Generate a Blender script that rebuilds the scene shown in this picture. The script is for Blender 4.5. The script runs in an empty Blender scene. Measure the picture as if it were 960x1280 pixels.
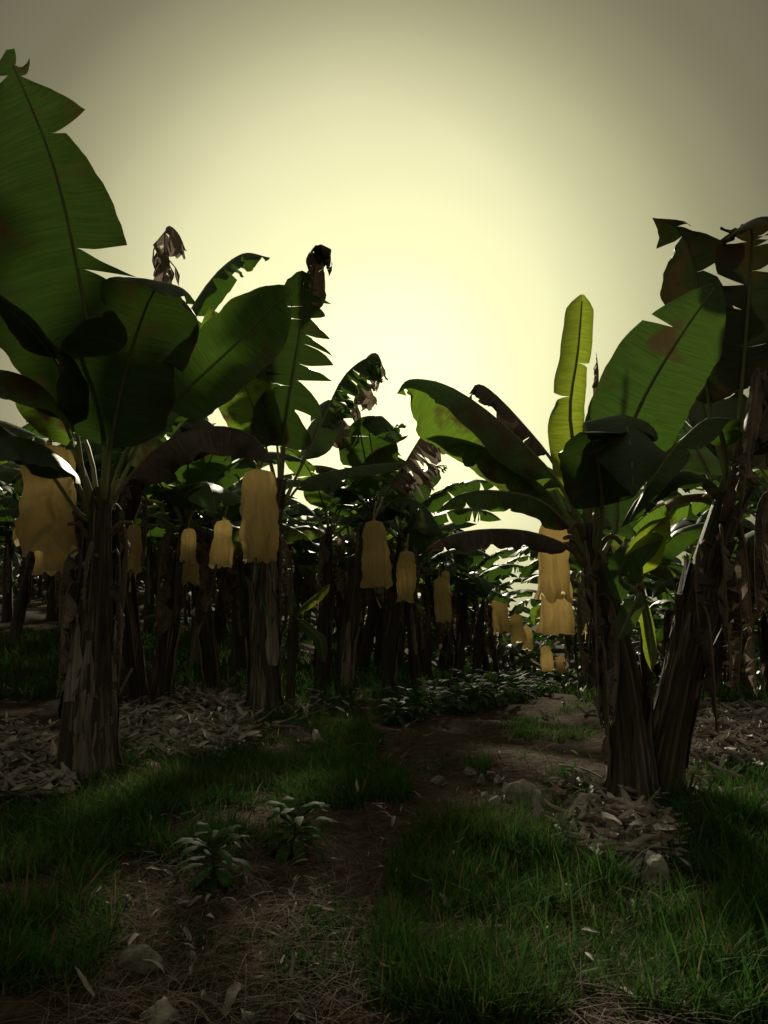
import bpy, math, random
import numpy as np
from mathutils import Vector, noise as mnoise

sc = bpy.context.scene
COL = sc.collection
R = math.radians

# ------------------------------------------------------------------ camera, sky, sun, exposure
F_PX, CX, CY = 960.0, 480.0, 640.0          # focal length in photo pixels (960 x 1280 frame)
CAM_Z, PITCH = 1.3, math.atan(135.0 / 960.0)
cam = bpy.data.cameras.new("camera")
camo = bpy.data.objects.new("camera", cam)
COL.objects.link(camo)
camo.location = (0, 0, CAM_Z)
camo.rotation_euler = (R(90) + PITCH, 0, 0)
cam.sensor_fit = 'VERTICAL'
cam.sensor_height = 36.0
cam.lens = 36.0 * F_PX / 1280.0
cam.clip_start = 0.05
cam.clip_end = 4000
sc.camera = camo

SUN_EL, SUN_AZ = R(26.0), R(-2.0)
sun_dir = Vector((math.sin(SUN_AZ) * math.cos(SUN_EL), math.cos(SUN_AZ) * math.cos(SUN_EL), math.sin(SUN_EL)))

world = bpy.data.worlds.new("World")
sc.world = world
world.use_nodes = True
nt = world.node_tree
nt.nodes.clear()
def wn(t): return nt.nodes.new(t)
wo = wn('ShaderNodeOutputWorld'); bg = wn('ShaderNodeBackground')
sky = wn('ShaderNodeTexSky'); sky.sky_type = 'NISHITA'; sky.sun_disc = False
sky.sun_elevation = SUN_EL; sky.sun_rotation = SUN_AZ
sky.air_density = 1.0; sky.dust_density = 4.0; sky.ozone_density = 1.0
bw = wn('ShaderNodeRGBToBW'); nt.links.new(sky.outputs[0], bw.inputs[0])
# warm hazy overcast veil: the sky's own brightness under a sallow tint
veil = wn('ShaderNodeMix'); veil.data_type = 'RGBA'; veil.blend_type = 'MULTIPLY'; veil.inputs[0].default_value = 1
lim = wn('ShaderNodeMath'); lim.operation = 'MINIMUM'; nt.links.new(bw.outputs[0], lim.inputs[0]); lim.inputs[1].default_value = 30.0   # thick haze evens out the glare
flo = wn('ShaderNodeMath'); flo.operation = 'MAXIMUM'; nt.links.new(lim.outputs[0], flo.inputs[0]); flo.inputs[1].default_value = 11.5   # the veil never gets darker than this
nt.links.new(flo.outputs[0], veil.inputs[6]); veil.inputs[7].default_value = (0.90, 0.835, 0.55, 1)
dim = wn('ShaderNodeVectorMath'); dim.operation = 'SCALE'; dim.inputs[3].default_value = 0.13
nt.links.new(veil.outputs[2], dim.inputs[0])
# the sun's glow spread by the haze: a function of the angle to the sun
tc = wn('ShaderNodeTexCoord')
dot = wn('ShaderNodeVectorMath'); dot.operation = 'DOT_PRODUCT'
nrm = wn('ShaderNodeVectorMath'); nrm.operation = 'NORMALIZE'
nt.links.new(tc.outputs['Generated'], nrm.inputs[0])
nt.links.new(nrm.outputs[0], dot.inputs[0]); dot.inputs[1].default_value = (0.0, math.cos(R(17.0)), math.sin(R(17.0)))   # the haze thickens, and glows most, a little below the sun
ac = wn('ShaderNodeMath'); ac.operation = 'ARCCOSINE'; nt.links.new(dot.outputs['Value'], ac.inputs[0])
mr = wn('ShaderNodeMapRange'); mr.inputs[1].default_value = 0.0; mr.inputs[2].default_value = R(60)
nt.links.new(ac.outputs[0], mr.inputs[0])
ramp = wn('ShaderNodeValToRGB'); ramp.color_ramp.interpolation = 'CARDINAL'
GLOW = [(0.00, (1.8, 1.7, 0.56)), (0.09, (1.15, 1.12, 0.52)), (0.16, (0.76, 0.75, 0.39)), (0.23, (0.60, 0.60, 0.32)), (0.30, (0.44, 0.435, 0.23)), (0.38, (0.26, 0.255, 0.132)),
        (0.46, (0.105, 0.10, 0.052)), (0.54, (0.030, 0.028, 0.015)), (0.62, (0.002, 0.002, 0.001)), (1.0, (0.0, 0.0, 0.0))]
els = ramp.color_ramp.elements
while len(els) < len(GLOW): els.new(0.5)
for e, (p, c) in zip(els, GLOW):
    e.position = p; e.color = (*c, 1)
nt.links.new(mr.outputs[0], ramp.inputs[0])
gl = wn('ShaderNodeVectorMath'); gl.operation = 'SCALE'; gl.inputs[3].default_value = 10.0
nt.links.new(ramp.outputs[0], gl.inputs[0])
# faint cloud unevenness in the veil
cn = wn('ShaderNodeTexNoise'); cn.inputs['Scale'].default_value = 3.0; cn.inputs['Detail'].default_value = 4
nt.links.new(nrm.outputs[0], cn.inputs[0])
cm = wn('ShaderNodeMapRange'); cm.inputs[3].default_value = 0.94; cm.inputs[4].default_value = 1.06
nt.links.new(cn.outputs[0], cm.inputs[0])
ad = wn('ShaderNodeVectorMath'); ad.operation = 'ADD'
nt.links.new(dim.outputs[0], ad.inputs[0]); nt.links.new(gl.outputs[0], ad.inputs[1])
cl = wn('ShaderNodeVectorMath'); cl.operation = 'SCALE'
nt.links.new(ad.outputs[0], cl.inputs[0]); nt.links.new(cm.outputs[0], cl.inputs[3])
nt.links.new(cl.outputs[0], bg.inputs[0]); bg.inputs[1].default_value = 0.1
nt.links.new(bg.outputs[0], wo.inputs[0])

sun = bpy.data.lights.new("sun", 'SUN'); sun.energy = 3.6; sun.angle = R(3.0); sun.color = (1.0, 0.90, 0.68)
suno = bpy.data.objects.new("sun", sun); COL.objects.link(suno)
suno.rotation_euler = (-sun_dir).to_track_quat('-Z', 'Y').to_euler()

sc.view_settings.view_transform = 'Standard'
sc.view_settings.look = 'None'
sc.view_settings.exposure = 0.0
sc.view_settings.gamma = 1.0
sc.render.engine = 'CYCLES'
sc.cycles.use_denoising = True
sc.cycles.max_bounces = 8
sc.cycles.diffuse_bounces = 4
sc.cycles.transmission_bounces = 4
sc.cycles.transparent_max_bounces = 4

# ------------------------------------------------------------------ helpers
def sstep(a, b, x):
    t = min(1, max(0, (x - a) / (b - a))); return t * t * (3 - 2 * t)

def tz(x, y):
    """height of the ground"""
    t = min(max(y - 11.0, 0), 48.0)
    t = t * sstep(0, 5, t) if t < 5 else t
    xx = max(-13, min(11, x))
    z = t * (-0.034 - 0.0115 * xx) * (0.8 if xx > 0 else 0.75)
    z += 0.05 * math.sin(x * 1.3 + 0.5) * math.sin(y * 0.9 + 1.1) + 0.025 * math.sin(x * 3.1 + y * 2.3)
    z += 0.05 * mnoise.noise(Vector((x * 0.9, y * 0.9, 3)))
    return z

def pix(px, py, d):
    """photo pixel at a distance of d metres ahead -> point in the world"""
    a, b = (px - CX) / F_PX, (CY - py) / F_PX
    c, s = math.cos(PITCH), math.sin(PITCH)
    v = Vector((a, c - b * s, s + b * c))
    return Vector((0, 0, CAM_Z)) + v * (d / v.y)

def gpt(px, py):
    d = 1.5
    for _ in range(2500):
        p = pix(px, py, d)
        if p.z <= tz(p.x, p.y): return Vector((p.x, p.y, tz(p.x, p.y)))
        d += 0.03
    return Vector((p.x, p.y, tz(p.x, p.y)))

def proj(p):
    q = Vector(p) - Vector((0, 0, CAM_Z))
    c, s = math.cos(PITCH), math.sin(PITCH)
    z = q.y * c + q.z * s
    if z < 0.3: return None
    return CX + F_PX * q.x / z, CY - F_PX * (-q.y * s + q.z * c) / z

def link(name, me, mat, parent=None):
    o = bpy.data.objects.new(name, me); COL.objects.link(o)
    if mat is not None and not me.materials:
        for m in (mat if isinstance(mat, (list, tuple)) else [mat]): me.materials.append(m)
    if parent is not None: o.parent = parent
    return o

def mk(name, V, Fc, mat, parent=None, uv=None, smooth=True):
    me = bpy.data.meshes.new(name)
    me.from_pydata([tuple(v) for v in V], [], Fc)
    if uv is not None:
        l = me.uv_layers.new(name="UVMap")
        idx = np.empty(len(me.loops), dtype=np.int32); me.loops.foreach_get("vertex_index", idx)
        l.data.foreach_set("uv", np.asarray(uv, dtype=np.float32)[idx].ravel())
    if smooth: me.polygons.foreach_set("use_smooth", [True] * len(me.polygons))
    me.update()
    return link(name, me, mat, parent)

def tag(o, label=None, cat=None, group=None, kind=None):
    if label: o['label'] = label
    if cat: o['category'] = cat
    if group: o['group'] = group
    if kind: o['kind'] = kind
    return o

def empty(name, loc, label, cat, group=None):
    o = bpy.data.objects.new(name, None); COL.objects.link(o); o.location = loc
    o.empty_display_size = 0.2
    return tag(o, label, cat, group)

def copy_tree(root, loc, rz, s, label, group=None):
    r = root.copy(); COL.objects.link(r)
    r.location = loc; r.rotation_euler = (0, 0, rz); r.scale = (s, s, s); r['label'] = label
    if group: r['group'] = group
    for ch in root.children:
        c = ch.copy(); COL.objects.link(c); c.parent = r
        for g in ch.children:
            d = g.copy(); COL.objects.link(d); d.parent = c
    return r

# ------------------------------------------------------------------ materials
def mat_new(name):
    m = bpy.data.materials.new(name); m.use_nodes = True
    t = m.node_tree; t.nodes.clear()
    return m, t, t.nodes.new('ShaderNodeOutputMaterial')

def N_(t, k, **kw):
    n = t.nodes.new(k)
    for a, v in kw.items(): setattr(n, a, v)
    return n

def ramp_(t, src, stops):
    r = N_(t, 'ShaderNodeValToRGB'); e = r.color_ramp.elements
    while len(e) < len(stops): e.new(0.5)
    for x, (p, c) in zip(e, stops): x.position = p; x.color = (*c, 1)
    t.links.new(src, r.inputs[0]); return r.outputs[0]

def mixc(t, fac, a, b, mode='MIX'):
    m = N_(t, 'ShaderNodeMix', data_type='RGBA', blend_type=mode)
    for s, v in ((0, fac), (6, a), (7, b)):
        if isinstance(v, (int, float)): m.inputs[s].default_value = v
        elif isinstance(v, tuple): m.inputs[s].default_value = (*v, 1)
        else: t.links.new(v, m.inputs[s])
    return m.outputs[2]

def noise_(t, vec, scale, detail=4, rough=0.55):
    n = N_(t, 'ShaderNodeTexNoise'); n.inputs['Scale'].default_value = scale
    n.inputs['Detail'].default_value = detail; n.inputs['Roughness'].default_value = rough
    if vec is not None: t.links.new(vec, n.inputs[0])
    return n.outputs[0]

def thin_sheet(name, base, vein_dir='u', scorch=0.0, transl=0.4, tcol=None, rough=0.42, edge=(0.16, 0.10, 0.03),
               vein=0.25, spec=0.4, scorch_col=(0.115, 0.072, 0.034), var=0.25, wrinkle=0.0):
    """leaf blade: veined, slightly glossy sheet that lets light through"""
    m, t, out = mat_new(name)
    uvn = N_(t, 'ShaderNodeUVMap'); oi = N_(t, 'ShaderNodeObjectInfo')
    sep = N_(t, 'ShaderNodeSeparateXYZ'); t.links.new(uvn.outputs[0], sep.inputs[0])
    geo = N_(t, 'ShaderNodeTexCoord')
    addv = N_(t, 'ShaderNodeVectorMath', operation='ADD')
    rs = N_(t, 'ShaderNodeVectorMath', operation='SCALE'); rs.inputs[0].default_value = (17, 31, 53)
    t.links.new(oi.outputs['Random'], rs.inputs[3])
    t.links.new(geo.outputs['Object'], addv.inputs[0]); t.links.new(rs.outputs[0], addv.inputs[1])
    vec = addv.outputs[0]
    big = noise_(t, vec, 1.8, 3); fine = noise_(t, vec, 14, 5)
    dk = tuple(c * (1 - var) for c in base); lt = tuple(min(1, c * (1 + var) + 0.004) for c in base)
    col = mixc(t, big, dk, lt)
    # veins: stretched noise across the blade
    mp = N_(t, 'ShaderNodeMapping'); t.links.new(uvn.outputs[0], mp.inputs[0])
    mp.inputs['Scale'].default_value = (60, 1.2, 1)
    vn = noise_(t, mp.outputs[0], 1.0, 3, 0.6)
    vr = N_(t, 'ShaderNodeMapRange'); vr.inputs[1].default_value = 0.3; vr.inputs[2].default_value = 0.7
    vr.inputs[3].default_value = 1 - vein; vr.inputs[4].default_value = 1 + vein
    t.links.new(vn, vr.inputs[0])
    col = mixc(t, 1.0, col, vr.outputs[0], 'MULTIPLY')
    # brown wind-burnt margin and patches
    au = N_(t, 'ShaderNodeMath', operation='ABSOLUTE'); t.links.new(sep.outputs[1], au.inputs[0])
    ed = N_(t, 'ShaderNodeMath', operation='ADD'); t.links.new(au.outputs[0], ed.inputs[0])
    fs = N_(t, 'ShaderNodeMath', operation='MULTIPLY'); t.links.new(fine, fs.inputs[0]); fs.inputs[1].default_value = 0.12
    t.links.new(fs.outputs[0], ed.inputs[1])
    er = N_(t, 'ShaderNodeMapRange'); er.inputs[1].default_value = 1.00; er.inputs[2].default_value = 1.07
    t.links.new(ed.outputs[0], er.inputs[0])
    col = mixc(t, er.outputs[0], col, edge)
    keep = None
    if scorch > 0:
        pn = noise_(t, vec, 2.0, 10, 0.62)
        pr = N_(t, 'ShaderNodeMapRange'); pr.inputs[1].default_value = 0.62 - 0.28 * scorch; pr.inputs[2].default_value = 0.70 - 0.24 * scorch
        t.links.new(pn, pr.inputs[0])
        col = mixc(t, pr.outputs[0], col, mixc(t, fine, tuple(c * 0.6 for c in scorch_col), tuple(c * 1.4 for c in scorch_col)))
        keep = pr.outputs[0]
    b = N_(t, 'ShaderNodeBsdfPrincipled'); t.links.new(col, b.inputs['Base Color'])
    b.inputs['Roughness'].default_value = rough; b.inputs['Specular IOR Level'].default_value = spec
    bump = N_(t, 'ShaderNodeBump'); bump.inputs['Strength'].default_value = 0.35; bump.inputs['Distance'].default_value = 0.006
    if wrinkle > 0:
        wnz = noise_(t, vec, 9, 5, 0.65)
        ww = N_(t, 'ShaderNodeMath', operation='MULTIPLY'); t.links.new(wnz, ww.inputs[0]); ww.inputs[1].default_value = wrinkle
        wa = N_(t, 'ShaderNodeMath', operation='ADD'); t.links.new(ww.outputs[0], wa.inputs[0]); t.links.new(vn, wa.inputs[1])
        t.links.new(wa.outputs[0], bump.inputs['Height'])
    else:
        t.links.new(vn, bump.inputs['Height'])
    t.links.new(bump.outputs[0], b.inputs['Normal'])
    tr = N_(t, 'ShaderNodeBsdfTranslucent')
    tcol = tcol or tuple(c * 2.2 for c in base)
    tcc = mixc(t, 1.0, mixc(t, big, tuple(c * 0.75 for c in tcol), tcol), vr.outputs[0], 'MULTIPLY')
    if keep is not None: tcc = mixc(t, keep, tcc, (0.105, 0.078, 0.026))
    t.links.new(tcc, tr.inputs[0])
    ms = N_(t, 'ShaderNodeMixShader'); ms.inputs[0].default_value = transl
    t.links.new(b.outputs[0], ms.inputs[1]); t.links.new(tr.outputs[0], ms.inputs[2])
    t.links.new(ms.outputs[0], out.inputs[0])
    return m

M = {}
M['leaf'] = thin_sheet('banana_leaf', (0.058, 0.105, 0.045), transl=0.30, tcol=(0.10, 0.21, 0.022), scorch=0.05, rough=0.46, spec=0.35)
M['leaf_dark'] = thin_sheet('banana_leaf_old', (0.048, 0.082, 0.042), transl=0.20, tcol=(0.07, 0.14, 0.018), scorch=0.15, rough=0.46, spec=0.35)
M['leaf_scorch'] = thin_sheet('banana_leaf_scorched', (0.065, 0.10, 0.058), transl=0.45, tcol=(0.20, 0.36, 0.03), scorch=0.45, rough=0.42, spec=0.4)
M['leaf_wither'] = thin_sheet('banana_leaf_withered', (0.050, 0.066, 0.044), transl=0.10, tcol=(0.06, 0.09, 0.02), scorch=0.42, rough=0.5, spec=0.3)
M['leaf_young'] = thin_sheet('banana_leaf_young', (0.09, 0.16, 0.04), transl=0.55, tcol=(0.36, 0.46, 0.03), rough=0.4)
M['leaf_dry'] = thin_sheet('banana_leaf_dry', (0.30, 0.25, 0.225), transl=0.35, tcol=(0.32, 0.25, 0.19), scorch=0.25,
                           rough=0.75, spec=0.15, scorch_col=(0.12, 0.085, 0.07), vein=0.4, var=0.4, wrinkle=2.0)
M['leaf_dead'] = thin_sheet('banana_leaf_dead', (0.13, 0.105, 0.095), transl=0.15, tcol=(0.12, 0.08, 0.05), scorch=0.4,
                            rough=0.6, spec=0.3, scorch_col=(0.07, 0.05, 0.042), vein=0.4, var=0.5, wrinkle=2.0)
M['seed_leaf'] = thin_sheet('seedling_leaf', (0.060, 0.125, 0.040), transl=0.25, tcol=(0.07, 0.16, 0.02), rough=0.6, spec=0.16)
M['red_leaf'] = thin_sheet('croton_leaf', (0.11, 0.016, 0.020), transl=0.3, tcol=(0.22, 0.02, 0.02), rough=0.4)

def simple(name, stops, scale=(6, 6, 6), rough=0.8, bump=0.4, bdist=0.01, nscale=1.0, detail=6, transl=0.0, island=False, coord='Object', spec=0.3, dead=0.0):
    m, t, out = mat_new(name)
    tcn = N_(t, 'ShaderNodeTexCoord'); mp = N_(t, 'ShaderNodeMapping'); mp.inputs['Scale'].default_value = scale
    src = tcn.outputs[coord]
    if coord == 'UV':
        u = N_(t, 'ShaderNodeUVMap'); src = u.outputs[0]
    oi = N_(t, 'ShaderNodeObjectInfo'); rs = N_(t, 'ShaderNodeVectorMath', operation='SCALE'); rs.inputs[0].default_value = (3, 5, 7)
    t.links.new(oi.outputs['Random'], rs.inputs[3])
    av = N_(t, 'ShaderNodeVectorMath', operation='ADD'); t.links.new(src, av.inputs[0]); t.links.new(rs.outputs[0], av.inputs[1])
    t.links.new(av.outputs[0], mp.inputs[0])
    n = noise_(t, mp.outputs[0], nscale, detail, 0.6)
    col = ramp_(t, n, stops)
    if island:
        g = N_(t, 'ShaderNodeNewGeometry')
        r = N_(t, 'ShaderNodeMapRange'); r.inputs[3].default_value = 0.55; r.inputs[4].default_value = 1.5
        t.links.new(g.outputs['Random Per Island'], r.inputs[0])
        col = mixc(t, 1.0, col, r.outputs[0], 'MULTIPLY')
        if dead:
            d_ = N_(t, 'ShaderNodeMath', operation='GREATER_THAN'); d_.inputs[1].default_value = 1 - dead; t.links.new(g.outputs['Random Per Island'], d_.inputs[0])
            col = mixc(t, d_.outputs[0], col, (0.20, 0.16, 0.085))
    b = N_(t, 'ShaderNodeBsdfPrincipled'); t.links.new(col, b.inputs['Base Color'])
    b.inputs['Roughness'].default_value = rough; b.inputs['Specular IOR Level'].default_value = spec
    if bump:
        bp = N_(t, 'ShaderNodeBump'); bp.inputs['Strength'].default_value = bump; bp.inputs['Distance'].default_value = bdist
        t.links.new(n, bp.inputs['Height']); t.links.new(bp.outputs[0], b.inputs['Normal'])
    if transl:
        tr = N_(t, 'ShaderNodeBsdfTranslucent'); t.links.new(col, tr.inputs[0])
        ms = N_(t, 'ShaderNodeMixShader'); ms.inputs[0].default_value = transl
        t.links.new(b.outputs[0], ms.inputs[1]); t.links.new(tr.outputs[0], ms.inputs[2]); t.links.new(ms.outputs[0], out.inputs[0])
    else:
        t.links.new(b.outputs[0], out.inputs[0])
    return m

M['trunk'] = simple('pseudostem', [(0.25, (0.017, 0.014, 0.011)), (0.47, (0.046, 0.037, 0.028)), (0.6, (0.085, 0.074, 0.052)), (0.75, (0.22, 0.19, 0.165))],
                    scale=(9, 0.5, 1), coord='UV', rough=0.6, bump=0.7, bdist=0.02, nscale=2.0, detail=8)
M['sheath'] = simple('dry_sheath', [(0.3, (0.026, 0.020, 0.016)), (0.5, (0.074, 0.060, 0.049)), (0.68, (0.26, 0.225, 0.20))],
                     scale=(9, 0.7, 1), coord='UV', rough=0.75, bump=0.7, bdist=0.015, nscale=2.0)
M['sheath_pale'] = simple('pale_dry_sheath', [(0.3, (0.09, 0.07, 0.058)), (0.5, (0.22, 0.185, 0.165)), (0.7, (0.40, 0.35, 0.32))],
                     scale=(9, 0.7, 1), coord='UV', rough=0.75, bump=0.7, bdist=0.015, nscale=2.0)
M['rib'] = simple('leaf_midrib', [(0.3, (0.22, 0.25, 0.13)), (0.7, (0.36, 0.37, 0.22))], scale=(2, 2, 2), rough=0.55, bump=0.1, nscale=2, transl=0.35)
M['rib_dry'] = simple('dry_midrib', [(0.3, (0.10, 0.072, 0.045)), (0.7, (0.24, 0.18, 0.12))], scale=(4, 4, 4), rough=0.8, bump=0.4, nscale=2)
M['soil'] = simple('soil', [(0.25, (0.030, 0.021, 0.015)), (0.5, (0.066, 0.047, 0.033)), (0.75, (0.14, 0.105, 0.08))],
                   scale=(1, 1, 1), rough=1.0, bump=1.0, bdist=0.05, nscale=11.0, detail=12, spec=0.05)
M['grass'] = simple('grass', [(0.3, (0.040, 0.115, 0.020)), (0.55, (0.060, 0.14, 0.026)), (0.75, (0.12, 0.165, 0.045))],
                    scale=(1, 1, 1), rough=0.75, bump=0, nscale=0.9, transl=0.35, island=True, spec=0.12, dead=0.07)
M['straw'] = simple('straw', [(0.3, (0.06, 0.043, 0.028)), (0.7, (0.17, 0.125, 0.085))], scale=(1, 1, 1), rough=0.85, bump=0, nscale=3, island=True)
M['litter'] = simple('leaf_litter', [(0.3, (0.17, 0.145, 0.13)), (0.5, (0.36, 0.32, 0.295)), (0.75, (0.55, 0.51, 0.48))],
                     scale=(5, 5, 5), rough=0.75, bump=0.4, nscale=1.5, island=True)
M['rock'] = simple('limestone', [(0.3, (0.09, 0.082, 0.07)), (0.5, (0.27, 0.255, 0.23)), (0.68, (0.52, 0.50, 0.46))],
                   scale=(6, 6, 6), rough=0.9, bump=0.8, bdist=0.03, nscale=1.4, detail=10)
M['wood'] = simple('seedling_stem', [(0.3, (0.04, 0.035, 0.02)), (0.7, (0.09, 0.08, 0.045))], rough=0.8, bump=0.2)
M['fruit'] = simple('green_fruit', [(0.3, (0.03, 0.05, 0.015)), (0.7, (0.06, 0.085, 0.025))], rough=0.5, bump=0.1)
M['ribbon'] = simple('green_ribbon', [(0.3, (0.02, 0.22, 0.09)), (0.7, (0.04, 0.30, 0.13))], rough=0.4, bump=0.0, transl=0.3)
M['ribbon_pale'] = simple('pale_ribbon', [(0.3, (0.40, 0.38, 0.24)), (0.7, (0.52, 0.50, 0.34))], rough=0.5, bump=0.0, transl=0.3)

def bag_mat():
    m, t, out = mat_new('bag_cloth')
    tcn = N_(t, 'ShaderNodeTexCoord'); uvn = N_(t, 'ShaderNodeUVMap')
    mp = N_(t, 'ShaderNodeMapping'); mp.inputs['Scale'].default_value = (26, 1.1, 1); t.links.new(uvn.outputs[0], mp.inputs[0])
    n = noise_(t, mp.outputs[0], 1.0, 4, 0.6); st = noise_(t, tcn.outputs['Object'], 5, 5)
    fine = noise_(t, tcn.outputs['Object'], 130, 2)
    oi = N_(t, 'ShaderNodeObjectInfo')
    base = mixc(t, st, (0.72, 0.59, 0.31), (0.82, 0.70, 0.41))
    col = mixc(t, 0.35, base, ramp_(t, n, [(0.3, (0.52, 0.41, 0.20)), (0.7, (0.86, 0.74, 0.46))]))
    col = mixc(t, 0.25, col, ramp_(t, fine, [(0.35, (0.56, 0.45, 0.23)), (0.65, (0.87, 0.76, 0.50))]))
    b = N_(t, 'ShaderNodeBsdfPrincipled'); t.links.new(col, b.inputs['Base Color']); b.inputs['Roughness'].default_value = 0.65
    b.inputs['Specular IOR Level'].default_value = 0.25
    bp = N_(t, 'ShaderNodeBump'); bp.inputs['Strength'].default_value = 0.6; bp.inputs['Distance'].default_value = 0.02
    t.links.new(n, bp.inputs['Height']); t.links.new(bp.outputs[0], b.inputs['Normal'])
    tr = N_(t, 'ShaderNodeBsdfTranslucent'); t.links.new(col, tr.inputs[0])
    ms = N_(t, 'ShaderNodeMixShader'); ms.inputs[0].default_value = 0.72
    t.links.new(b.outputs[0], ms.inputs[1]); t.links.new(tr.outputs[0], ms.inputs[2]); t.links.new(ms.outputs[0], out.inputs[0])
    return m
M['bag'] = bag_mat()

# ------------------------------------------------------------------ curves, leaves, trunks
def spline(P, n):
    P = [Vector(p) for p in P]
    if len(P) == 2: P = [P[0], (P[0] + P[1]) / 2, P[1]]
    Q = [P[0] * 2 - P[1]] + P + [P[-1] * 2 - P[-2]]
    raw = []
    for i in range(1, len(Q) - 2):
        a, b, c, d = Q[i - 1:i + 3]
        for k in range(12):
            t = k / 12
            raw.append(0.5 * ((2 * b) + (c - a) * t + (2 * a - 5 * b + 4 * c - d) * t * t + (3 * b - a - 3 * c + d) * t ** 3))
    raw.append(P[-1])
    L = [0.0]
    for i in range(1, len(raw)): L.append(L[-1] + (raw[i] - raw[i - 1]).length)
    out, j = [], 0
    for i in range(n + 1):
        s = L[-1] * i / n
        while j < len(L) - 2 and L[j + 1] < s: j += 1
        f = (s - L[j]) / max(1e-9, L[j + 1] - L[j])
        out.append(raw[j].lerp(raw[j + 1], f))
    return out, L[-1]

class Curve:
    def __init__(self, P, N, n=48):
        self.pts, self.L = spline(P, n); self.n = n
        self.N = N
    def at(self, t):
        t = max(0.0, min(0.9999, t)); x = t * self.n; i = int(x)
        p = self.pts[i].lerp(self.pts[i + 1], x - i)
        a, b = self.pts[max(0, i - 1)], self.pts[min(self.n, i + 2)]
        T = (b - a).normalized()
        N = self.N if isinstance(self.N, Vector) else self.N[0].lerp(self.N[1], t)
        S = T.cross(N)
        if S.length < 1e-4: S = T.cross(Vector((0.3, 0.5, 0.8)))
        S.normalize(); Nn = S.cross(T).normalized()
        return p, T, S, Nn

def prof(t, kind):
    if kind == 'ovate':
        return max(0.0, t) ** 0.62 * max(0.0, 1 - t) ** 0.95 / 0.40
    if kind == 'blunt': return math.sqrt(max(0, 1 - (1 - min(t / 0.14, 1)) ** 2)) * (1 - max(0, (t - 0.93) / 0.07) ** 2 * 0.8) * (1 - 0.35 * t)
    a = math.sqrt(max(0, 1 - (1 - min(t / 0.14, 1)) ** 2))
    b = 1 - max(0, (t - 0.55) / 0.45) ** 2.3 if t > 0.55 else 1
    return a * b * (0.93 + 0.07 * math.sin(t * 3.1))

def tube_geo(C, ta, tb, r0, r1, n=14, k=6, off=0.0):
    V, Fc = [], []
    for i in range(n + 1):
        f = i / n; p, T, S, Nn = C.at(ta + (tb - ta) * f); r = r0 + (r1 - r0) * f ** 0.7
        c = p - Nn * r * off
        for j in range(k):
            a = 2 * math.pi * j / k
            V.append(c + S * r * math.cos(a) + Nn * r * math.sin(a))
    for i in range(n):
        for j in range(k):
            Fc.append((i * k + j, i * k + (j + 1) % k, (i + 1) * k + (j + 1) % k, (i + 1) * k + j))
    Fc.append(tuple(range(k))[::-1]); Fc.append(tuple(n * k + j for j in range(k)))
    return V, Fc

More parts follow.
